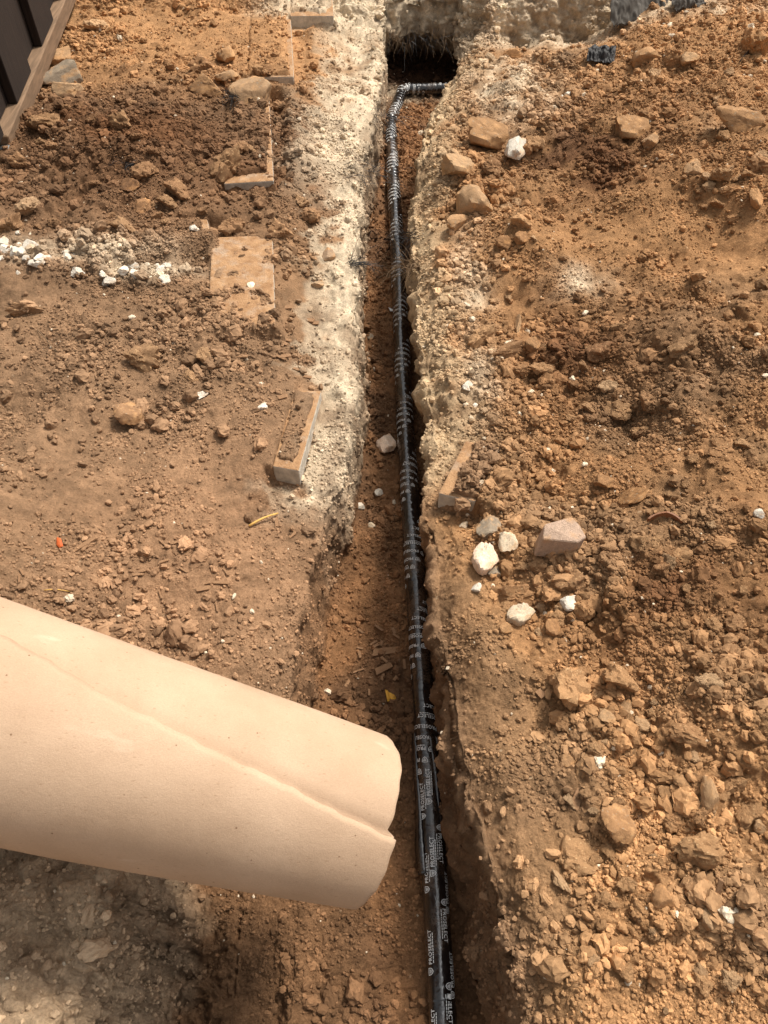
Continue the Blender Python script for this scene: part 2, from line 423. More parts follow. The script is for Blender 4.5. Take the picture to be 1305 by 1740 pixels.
Zt = np.concatenate([Zl, floor, Zr[:, ::-1]], 1)             # trench columns at full depth
wgt = np.concatenate([tw, np.ones(NFL), tw[::-1]])           # 0 at the lips .. 1 on the floor
# far end: hollow under the cut bank, then the bank's face
zg = Z[:, cL:cR]
e = E[:, None]
z_end_top = -.16
ucol = np.linspace(0, 1, cR - cL)[None, :]
brow = np.clip(.46 + .20 * np.sin(math.pi * ucol) ** .7 + .10 * noise(ucol * 5, 2.2) + .05 * noise(ucol * 17, 6.2), .38, .8)
prof = np.where(e < .4, e / .4 * .35, np.where(e < .6, .35 + (e - .4) / .2 * (brow - .35), brow + (e - .6) / .4 * (1 - brow)))
Zdeep = Zt + (zg - Zt) * prof
Zdeep = np.where(e >= 1, zg, Zdeep)
Z[:, cL:cR] = np.where(DEEP[:, None] > 0, zg + (Zdeep - zg) * DEEP[:, None], zg)
off = np.where(e <= 0, .30 * sstep(Y_END - .55, Y_END, Yg[:, cL:cR]), np.where(e < .4, .30, np.where(e < .6, .30 * (1 - (e - .4) / .2), 0)))
off = np.where(e >= 1, 0, off)
Yg[:, cL:cR] += off * wgt[None, :] ** .6
Yg = Yg + (.07 * noise(X * 3.1, 5.2) + .03 * noise(X * 9, 1.2) + .07 * np.exp(-((X - .5 * (lipL(4.2) + lipR(4.2))) / .17) ** 2)) * np.exp(-((Yg - Y_END - .05) / .28) ** 2)
P = np.stack([X, Yg, Z], -1)
def grid_normals(P):
    du = np.gradient(P, axis=1); dv = np.gradient(P, axis=0)
    n = np.cross(du, dv); l = np.linalg.norm(n, axis=-1, keepdims=True); return n / np.maximum(l, 1e-12)
N = grid_normals(P)
near = (np.abs(P[..., 0]) < 4) & (P[..., 1] > -1.2) & (P[..., 1] < 5.6)
lo = loose_mask(P[..., 0], P[..., 1])
istr = np.zeros((NR, NC), bool); istr[:, cL - 6:cR + 6] = True
istr &= (DEEP[:, None] > 0)
wallm = np.zeros(NC); wallm[cL - 8:cF] = 1; wallm[cFe:cR + 8] = 1
x_, y_, z_ = P[..., 0], P[..., 1], P[..., 2]
b1 = np.abs(noise(x_ * 17, y_ * 17, z_ * 17))
b2 = np.abs(noise(x_ * 41 + 5, y_ * 41, z_ * 41))
b3 = noise(x_ * 95, y_ * 95 + 7, z_ * 95)
b4 = noise(x_ * 190 + 3, y_ * 190, z_ * 190)
b4 = b4 + .7 * noise(x_ * 330 + 3, y_ * 330, z_ * 330) * (y_ < 2.2)
amp = np.where(istr, .5 - .3 * sstep(1.35, 1.1, y_) * (x_ < 0), np.maximum(lo ** 1.2, .9 * pit_mask(P[..., 0], P[..., 1]) * (P[..., 0] < -.3)))
disp = (.004 + .024 * amp) * (b1 - .22) + (.0018 + .008 * amp) * (b2 - .22) + (.0016 + .0022 * amp) * b3 + .0013 * b4
wx, wy = x_ + .02 * noise(x_ * 20, y_ * 20, 11.0), y_ + .02 * noise(x_ * 20, y_ * 20, 31.0)
led = sstep(-.03, .09, noise(wx * 13, wy * 13, z_ * 13)) * .015 + sstep(-.02, .08, noise(wx * 29 + 9, wy * 29, z_ * 29)) * .009 + sstep(-.02, .10, noise(wx * 62 + 9, wy * 62, z_ * 62)) * .0042
patch = sstep(-.25, .45, fbm(x_ * 2.6 + 8, y_ * 2.6, 14.0, 3))               # clods broken off in some places, trodden smooth in others
pv_in = np.zeros_like(x_)
for lab, pts, zt, th, bare in PAVERS:
    c_ = np.mean([at(px, py, zt) for px, py in pts], axis=0); e1_ = np.array(at(*pts[1], zt)) - np.array(at(*pts[0], zt)); e2_ = np.array(at(*pts[3], zt)) - np.array(at(*pts[0], zt))
    pv_in = np.maximum(pv_in, sstep(.62, .5, np.hypot(x_ - c_[0], y_ - c_[1]) / max(np.linalg.norm(e1_), np.linalg.norm(e2_))))
disp *= 1 - .8 * pv_in
disp += (led - .010) * (1 - .85 * pv_in) * np.where(istr, .35, .25 + .9 * amp) * (.25 + .9 * patch)
wallm[:cF] *= .4
disp += wallm[None, :] * DEEP[:, None] * (.024 * noise(x_ * 7, y_ * 7, z_ * 11) + .018 * noise(x_ * 20, y_ * 20, z_ * 26) + .008 * noise(x_ * 50, y_ * 50, z_ * 60))
face = np.zeros(NR); face[i_wall0 - 3:i_wall0 + nw + 4] = 1
disp += face[:, None] * (.030 * noise(x_ * 9, y_ * 9, z_ * 9) + .020 * noise(x_ * 25, y_ * 25, z_ * 25) + .010 * noise(x_ * 60, y_ * 60, z_ * 60)) * (np.abs(x_) < 2.2)
P2 = P + N * (disp * near)[..., None]
N2 = grid_normals(P2)

# ---- soil colours, by where each kind of soil lies
C_BROWN, C_ORANGE, C_PALE = lin(138, 109, 83), lin(172, 130, 90), lin(206, 187, 160)
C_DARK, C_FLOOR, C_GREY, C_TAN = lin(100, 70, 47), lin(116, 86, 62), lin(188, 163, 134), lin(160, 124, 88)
def soil_color(x, y, z):
    n1 = fbm(x * 3.1, y * 3.1, 5.0, 3); n2 = fbm(x * 11, y * 11, 8.0, 3)
    L = lipL(y) - x; Rr = x - lipR(y)
    c = np.empty(x.shape + (3,)); c[:] = C_BROWN
    def blend(col, m):
        nonlocal c
        m = np.clip(m, 0, 1)[..., None]; c = c * (1 - m) + np.asarray(col) * m
    def blob(px, py, rx, ry):
        cx, cy = at(px, py, .02); return np.exp(-(((x - cx) / rx) ** 2 + ((y - cy) / ry) ** 2))
    blend(C_TAN, sstep(0, .08, Rr + .02) * (.75 + .5 * n1))
    blend(C_ORANGE, sstep(0, .1, Rr) * sstep(-.2, .5, n1 + .25 + .3 * (y - 1.5)) * .8)
    blend(C_ORANGE, blob(1080, 430, .9, .28) * .9)
    blend(C_ORANGE, sstep(-.15, .1, L) * sstep(2.9, 3.7, y + .25 * n1) * .9)
    blend(C_DARK, blob(230, 260, .8, .5) * (.95 + .5 * n1))
    blend(C_DARK, blob(1060, 620, .34, .36) * (.7 + .7 * n1))
    blend(C_DARK, blob(1000, 270, .5, .6) * (.55 + .9 * n1 + .4 * n2))
    blend(C_DARK, blob(1150, 1000, .3, .3) * (.45 + .8 * n1 + .4 * n2))
    blend(lin(160, 124, 94), blob(330, 930, .3, .35) * .8)
    # pale broken mortar bed in two bands beside the trench and over the cut bank at the end
    lb = sstep(.17, .08, L + .09 * n1 + .11 * n2) * sstep(-.06, -.02, L) * sstep(1.10, 1.30, y + .05 * n2)
    lb2 = sstep(.32, .16, L + .14 * n1 + .10 * n2) * sstep(-.06, -.02, L) * sstep(2.4, 3.0, y)
    blend(C_PALE, np.maximum(lb, lb2) * np.clip(.9 + .5 * n2 + .55 * n1, .15, 1))
    rb = sstep(.16, .04, Rr + .08 * n1 + .09 * n2) * sstep(-.06, -.02, Rr) * sstep(1.15, 1.35, y + .05 * n2)
    blend(lin(194, 168, 134), rb * np.clip(.85 + .6 * n2 + .5 * n1, .1, 1))
    blend(C_PALE, sstep(Y_END - .25, Y_END - .1, y) * sstep(1.35, .95, Rr) * sstep(-.75, -.45, x) * (.8 + .4 * n2))
    for px, py, rx, ry, s in ((255, 455, .14, .045, 1.0), (110, 430, .3, .06, .7), (860, 140, .18, .35, .8), (985, 490, .09, .06, .55), (800, 470, .06, .25, .6), (1150, 40, .5, .12, .6), (820, 640, .05, .12, .6)):
        blend(C_PALE, s * blob(px, py, rx, ry) * (.8 + 1.0 * n2))
    for lab, pts, zt, th, bare in PAVERS[5:]:                   # soil lying over the two lowest pavers
        c_ = np.array([at(px, py, zt) for px, py in pts]); m_ = np.ones(x.shape)
        for a, b in ((3, 0), (1, 2), (0, 1), (2, 3)):
            e_ = c_[b] - c_[a]; n_ = np.array([-e_[1], e_[0]]) / np.linalg.norm(e_); m_ = m_ * sstep(-.03 if (a, b) != (1, 2) else -.004, .004, (x - c_[a][0]) * n_[0] + (y - c_[a][1]) * n_[1])
        blend(C_BROWN, m_ * .9)
    # trench: reddish floor, pit and walls
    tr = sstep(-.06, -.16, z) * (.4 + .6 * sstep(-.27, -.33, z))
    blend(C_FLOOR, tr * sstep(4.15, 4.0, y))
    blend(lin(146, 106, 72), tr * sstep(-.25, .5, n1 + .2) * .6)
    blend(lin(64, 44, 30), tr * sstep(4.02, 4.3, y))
    pit = pit_mask(x, y)
    blend(lin(112, 84, 60), pit * .8)
    blend(C_GREY, pit * sstep(-.36, -.46, x + .05 * n2) * (.8 + .3 * n2))
    n3 = fbm(x * 24, y * 24, 2.0, 2)
    k = (1 + .16 * n1 + .22 * n2 + .14 * n3)[..., None]
    return np.clip(c * k, .01, .9)
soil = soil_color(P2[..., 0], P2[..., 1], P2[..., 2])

def grid_mesh(name, P, col):
    nr, nc = P.shape[:2]
    me = bpy.data.meshes.new(name)
    me.vertices.add(nr * nc); me.vertices.foreach_set('co', P.reshape(-1).astype(np.float32))
    idx = np.arange(nr * nc, dtype=np.int32).reshape(nr, nc)
    q = np.stack([idx[:-1, :-1], idx[:-1, 1:], idx[1:, 1:], idx[1:, :-1]], -1).reshape(-1, 4)
    me.loops.add(q.size); me.loops.foreach_set('vertex_index', q.reshape(-1))
    me.polygons.add(len(q)); me.polygons.foreach_set('loop_start', np.arange(0, q.size, 4, dtype=np.int32))
    me.polygons.foreach_set('use_smooth', np.ones(len(q), bool))
    me.update(calc_edges=True); me.validate()
    a = me.attributes.new('soil', 'FLOAT_COLOR', 'POINT')
    rgba = np.ones((nr * nc, 4), np.float32); rgba[:, :3] = col.reshape(-1, 3); a.data.foreach_set('color', rgba.reshape(-1))
    return me
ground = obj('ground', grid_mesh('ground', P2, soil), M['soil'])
tag(ground, 'bare clay ground cut by a narrow trench', None, None, 'structure')

# sighting table: where the ground lies behind a photo pixel
def project(p):
    d = p[..., 1] * CP + (H - p[..., 2]) * SP
    return 652.5 + FPX * p[..., 0] / d, 870 + FPX * ((H - p[..., 2]) * CP - p[..., 1] * SP) / d, d
r0, r1 = len(y_near), NR - 9
Vs = P2[r0:r1].reshape(-1, 3); Ns = N2[r0:r1].reshape(-1, 3); Vpx, Vpy, Vd = project(Vs); Sc = soil[r0:r1].reshape(-1, 3)
_bins = {}
_ok = np.where((Vpx > -120) & (Vpx < 1425) & (Vpy > -120) & (Vpy < 1860))[0]
_key = (np.floor(Vpx[_ok] / 8).astype(int) + 50) * 1000 + np.floor(Vpy[_ok] / 8).astype(int) + 50
_ord = np.argsort(_key, kind='stable'); _ks = _key[_ord]; _vi = _ok[_ord]
_uk, _st = np.unique(_ks, return_index=True); _en = np.append(_st[1:], len(_ks))
_bins = {int(k): (s, t) for k, s, t in zip(_uk, _st, _en)}
def on_ground(px, py):
    c = []
    for i in (-1, 0, 1):
        for j in (-1, 0, 1):
            k = (int(px // 8) + 50 + i) * 1000 + int(py // 8) + 50 + j
            if k in _bins: c.append(_vi[_bins[k][0]:_bins[k][1]])
    if not c: return at3(px, py, 0), Vector((0, 0, 1)), at(px, py)[1]
    c = np.concatenate(c); d2 = (Vpx[c] - px) ** 2 + (Vpy[c] - py) ** 2
    nearc = c[d2 < max(d2.min() * 1.5, 9)]; i = nearc[np.argmin(Vd[nearc])]
    on_ground.soil = Sc[i]; return Vector(Vs[i]), Vector(Ns[i]), float(Vd[i])

# ------------------------------------------------------------------ loose crumbs of soil (uncountable): instanced on points
def crumbs(name, label, count, rmin, rmax, power, dens, seed, sub=2, tint_shift=(1, 1, 1), pale=0.0):
    g = np.random.default_rng(seed)
    A = P2[r0:r1, :-1]
    cellA = np.linalg.norm(np.cross(P2[r0:r1 - 1, 1:] - P2[r0:r1 - 1, :-1], P2[r0 + 1:r1, :-1] - P2[r0:r1 - 1, :-1]), axis=-1)
    c = P2[r0:r1 - 1, :-1]
    w = cellA * dens(c[..., 0], c[..., 1], c[..., 2], N2[r0:r1 - 1, :-1])
    px, py, dd = project(c)
    w *= (px > -160) & (px < 1465) & (py > -100) & (py < 1850)
    w = np.maximum(w, 0).ravel(); w /= w.sum()
    pick = g.choice(len(w), size=count, p=w)
    i, j = pick // (NC - 1) + r0, pick % (NC - 1)
    a, b = g.random(count)[:, None], g.random(count)[:, None]
    pos = (P2[i, j] * (1 - a) + P2[i, j + 1] * a) * (1 - b) + (P2[i + 1, j] * (1 - a) + P2[i + 1, j + 1] * a) * b
    rad = rmin * (rmax / rmin) ** (g.random(count) ** power)
    pos = pos + N2[i, j] * (rad * g.uniform(-.05, .75, count))[:, None]
    col = soil[i, j] * g.uniform(.70, 1.38, count)[:, None] * np.asarray(tint_shift)
    wh = g.random(count) < pale
    col[wh] = lin(226, 208, 182) * g.uniform(.7, 1.05, (wh.sum(), 1))
    me = bpy.data.meshes.new(name); me.vertices.add(count); me.vertices.foreach_set('co', pos.astype(np.float32).ravel())
    at_ = me.attributes.new('tint', 'FLOAT_COLOR', 'POINT'); rgba = np.ones((count, 4), np.float32); rgba[:, :3] = np.clip(col, .01, .9); at_.data.foreach_set('color', rgba.ravel())
    at_ = me.attributes.new('size', 'FLOAT_VECTOR', 'POINT')
    sc = rad[:, None] * g.uniform(.7, 1.25, (count, 3)) * np.array([1.1, .95, .75]); at_.data.foreach_set('vector', sc.astype(np.float32).ravel())
    at_ = me.attributes.new('turn', 'FLOAT_VECTOR', 'POINT')
    rt = np.stack([g.uniform(-.6, .6, count), g.uniform(-.6, .6, count), g.uniform(0, 6.28, count)], 1); at_.data.foreach_set('vector', rt.astype(np.float32).ravel())
    at_ = me.attributes.new('kind_index', 'INT', 'POINT'); at_.data.foreach_set('value', g.integers(0, 5, count).astype(np.int32))
    o = obj(name, me); tag(o, label, None, None, 'stuff')
    ng = bpy.data.node_groups.new(name, 'GeometryNodeTree')
    ng.interface.new_socket('Geometry', in_out='INPUT', socket_type='NodeSocketGeometry'); ng.interface.new_socket('Geometry', in_out='OUTPUT', socket_type='NodeSocketGeometry')
    nn, ll = ng.nodes, ng.links
    gi, go = nn.new('NodeGroupInput'), nn.new('NodeGroupOutput')
    join = nn.new('GeometryNodeJoinGeometry')
    for k in range(5):
        ico = nn.new('GeometryNodeMeshIcoSphere'); ico.inputs['Radius'].default_value = 1; ico.inputs['Subdivisions'].default_value = sub
        sp = nn.new('GeometryNodeSetPosition'); nz = nn.new('ShaderNodeTexNoise'); nz.noise_dimensions = '4D'
        nz.inputs['W'].default_value = k * 3.7 + seed; nz.inputs['Scale'].default_value = 1.0; nz.inputs['Detail'].default_value = 2.5; nz.inputs['Roughness'].default_value = .65
        sub_ = nn.new('ShaderNodeVectorMath'); sub_.operation = 'SUBTRACT'; sub_.inputs[1].default_value = (.5, .5, .5)
        scl = nn.new('ShaderNodeVectorMath'); scl.operation = 'SCALE'; scl.inputs['Scale'].default_value = 2.1
        ll.new(nz.outputs['Color'], sub_.inputs[0]); ll.new(sub_.outputs[0], scl.inputs[0]); ll.new(scl.outputs[0], sp.inputs['Offset'])
        ll.new(ico.outputs['Mesh'], sp.inputs['Geometry'])
        sm = nn.new('GeometryNodeSetMaterial'); sm.inputs['Material'].default_value = M['crumb']; ll.new(sp.outputs[0], sm.inputs['Geometry'])
        ti = nn.new('GeometryNodeGeometryToInstance'); ll.new(sm.outputs[0], ti.inputs[0]); ll.new(ti.outputs[0], join.inputs[0])
    iop = nn.new('GeometryNodeInstanceOnPoints'); iop.inputs['Pick Instance'].default_value = True
    def named(nm, ty):
        q = nn.new('GeometryNodeInputNamedAttribute'); q.data_type = ty; q.inputs['Name'].default_value = nm; return q.outputs['Attribute']
    ll.new(gi.outputs[0], iop.inputs['Points']); ll.new(join.outputs[0], iop.inputs['Instance'])
    ll.new(named('kind_index', 'INT'), iop.inputs['Instance Index'])
    ll.new(named('turn', 'FLOAT_VECTOR'), iop.inputs['Rotation']); ll.new(named('size', 'FLOAT_VECTOR'), iop.inputs['Scale'])
    ll.new(iop.outputs[0], go.inputs[0])
    md = o.modifiers.new('scatter', 'NODES'); md.node_group = ng
    return o
def dens_all(x, y, z, n):
    cl = np.clip(.35 + .9 * fbm(x * 6, y * 6, 3.3, 3), .05, 1.6)
    cl = cl * np.where((y < .62) & (x < -.36), .3, 1)
    return (.12 + lo[r0:r1 - 1, :-1]) * cl * (.15 + .85 * np.clip(n[..., 2], 0, 1)) / (.35 + .35 * y.clip(0, 5))
def dens_loose(x, y, z, n):
    cl = np.clip(-.05 + 1.7 * fbm(x * 4.5, y * 4.5, 6.3, 3), .0, 1.8) ** 1.3
    fl = (z < -.25) & (y > .66)
    L, Rr = lipL(y) - x, x - lipR(y)
    cl = cl * np.where((y < .62) & (x < -.36), .15, 1)
    cl = cl * np.clip(1 - .65 * (sstep(.18, .1, np.abs(L)) + sstep(.14, .06, np.abs(Rr))) * (y > 1.15), .2, 1)
    return (.03 + np.where(fl, .35 - .27 * ((y < 1.35) & (x < .02)), lo[r0:r1 - 1, :-1] ** 1.6)) * (.05 + cl) * np.clip(n[..., 2], 0, 1) ** 2
crumbs('fine_soil_crumbs', 'fine crumbs of soil strewn over the bare ground', 230000, .0014, .0052, 1.5, dens_all, 21, 1, pale=.007)
crumbs('soil_crumbs', 'loose pea-sized crumbs of dried clay over the ground', 66000, .0032, .0105, 1.5, dens_loose, 22, 2, pale=.007)
crumbs('soil_lumps', 'loose nut-sized lumps of dried clay over the ground', 8200, .008, .022, 2.2, dens_loose, 23, 3, pale=.006)

# ------------------------------------------------------------------ pavers left at both sides of the trench
def paver(label, pts, ztop=.012, thick=.055, rot=0):
    """pts: four corners of the upper face, near-left, near-right, far-right, far-left, as sighted in the photo"""
    c = [at3(px, py, ztop) for px, py in pts]
    o = c[0].lerp(c[2], .5); o.z = ztop - thick
    top = [v - o for v in c]; bot = [Vector((v.x, v.y, 0)) for v in top]
    me = bm_mesh('paver', box_bm([*bot, *top], .005, 2))
    p = obj('paver', me, M['paver']); p.location = o
    return tag(p, label, 'paver', 'pavers beside the trench')
for lab, pts, zt, th, bare in PAVERS: paver(lab, pts, zt, th)

# ------------------------------------------------------------------ rocks and clods
def rock_mesh(name, seed, planes, rough, sub=3, flat=1.0, keep=.55):
    g = np.random.default_rng(seed)
    bm = bmesh.new(); bmesh.ops.create_icosphere(bm, subdivisions=sub, radius=1)
    d = g.normal(size=(planes, 3)); d /= np.linalg.norm(d, axis=1)[:, None]; h = g.uniform(keep, 1.0, planes)
    V = np.array([v.co for v in bm.verts])
    dots = V @ d.T
    r = np.min(np.where(dots > .08, h[None, :] / np.maximum(dots, .08), 9), axis=1); r = np.minimum(r, 1.15)
    r *= 1 + rough * (fbm(V[:, 0] * 1.7 + seed, V[:, 1] * 1.7, V[:, 2] * 1.7, 2) * .6 + .35 * noise(V[:, 0] * 5 + seed, V[:, 1] * 5, V[:, 2] * 5) + .2 * noise(V[:, 0] * 11 + seed, V[:, 1] * 11, V[:, 2] * 11))
    W = V * r[:, None]; W[:, 2] *= flat
    mn, mx = W.min(0), W.max(0); W = (W - (mn + mx) / 2) / ((mx - mn) / 2)[None, :]      # unit half-extents
    for v, w in zip(bm.verts, W): v.co = w
    me = bm_mesh(name, bm, 'facets')
    return me
CLODS = [rock_mesh('dirt_clod', 100 + i, 9, .40, 4, 1, .42) for i in range(12)]
STONES = [rock_mesh('stone', 200 + i, 9, .17, 4, 1, .36) for i in range(10)]
BLOCKS = [rock_mesh('broken_block', 300 + i, 8, .16, 4, 1, .34) for i in range(8)]
for ms, m in ((CLODS, 'clod'), (STONES, 'stone'), (BLOCKS, 'concrete')):
    for me in ms: me.materials.append(M[m])
def with_mat(ms, m, nm):
    out = []
    for me in ms:
        c = me.copy(); c.name = nm; c.materials.clear(); c.materials.append(M[m]); out.append(c)
    return out
WHITES = with_mat(STONES, 'white', 'white_stone'); CHUNKS = with_mat(STONES, 'concrete', 'concrete_chunk')
TONE = {'brown': lin(162, 122, 86), 'dark': lin(136, 100, 70), 'orange': lin(192, 142, 94), 'tan': lin(204, 170, 132), 'grey': lin(160, 144, 124), 'pale': lin(222, 202, 174),
        'white': lin(228, 218, 202), 'pink': lin(226, 200, 176), 'clay': lin(182, 142, 102)}
CNT = [0]
def rock(kind, px, py, w, h, tone, label=None, cat=None, group=None, rot=None, sink=.34, tilt=None, flat=None):
    """a piece about w x h photo pixels across, set on the ground where it lies"""
    CNT[0] += 1; g = random.Random(CNT[0] * 7 + 1)
    ms = {'dirt_clod': CLODS, 'stone': STONES, 'concrete_chunk': CHUNKS, 'broken_block': BLOCKS, 'white_stone': WHITES}[kind]
    p, n, d = on_ground(px, py + h * .18)
    s = d / FPX / 2
    o = obj(kind, ms[g.randrange(len(ms))])
    rx, ry = w * s, h * s * 1.15
    rz = flat * min(rx, ry) if flat else (rx + ry) / 2 * g.uniform(.6, .85)
    o.scale = (rx, ry, rz)
    o.rotation_euler = (tilt[0] if tilt else g.uniform(-.25, .25), tilt[1] if tilt else g.uniform(-.25, .25), rot if rot is not None else g.uniform(-.5, .5))
    o.location = (p.x, p.y, p.z + rz * (1 - 2 * sink) * .8)
    t = np.asarray(TONE[tone]) * g.uniform(.72, 1.08)
    if tone in ('brown', 'dark', 'orange', 'tan', 'clay'): t = t * .46 + on_ground.soil * .46          # crusted with the soil around it
    o.color = (*[float(c) for c in t], 1)
    nm = {'dirt_clod': 'clod', 'stone': 'stone', 'concrete_chunk': 'concrete', 'broken_block': 'stone', 'white_stone': 'stone'}[kind]
    if label: tag(o, label, cat or nm, group)
    return o
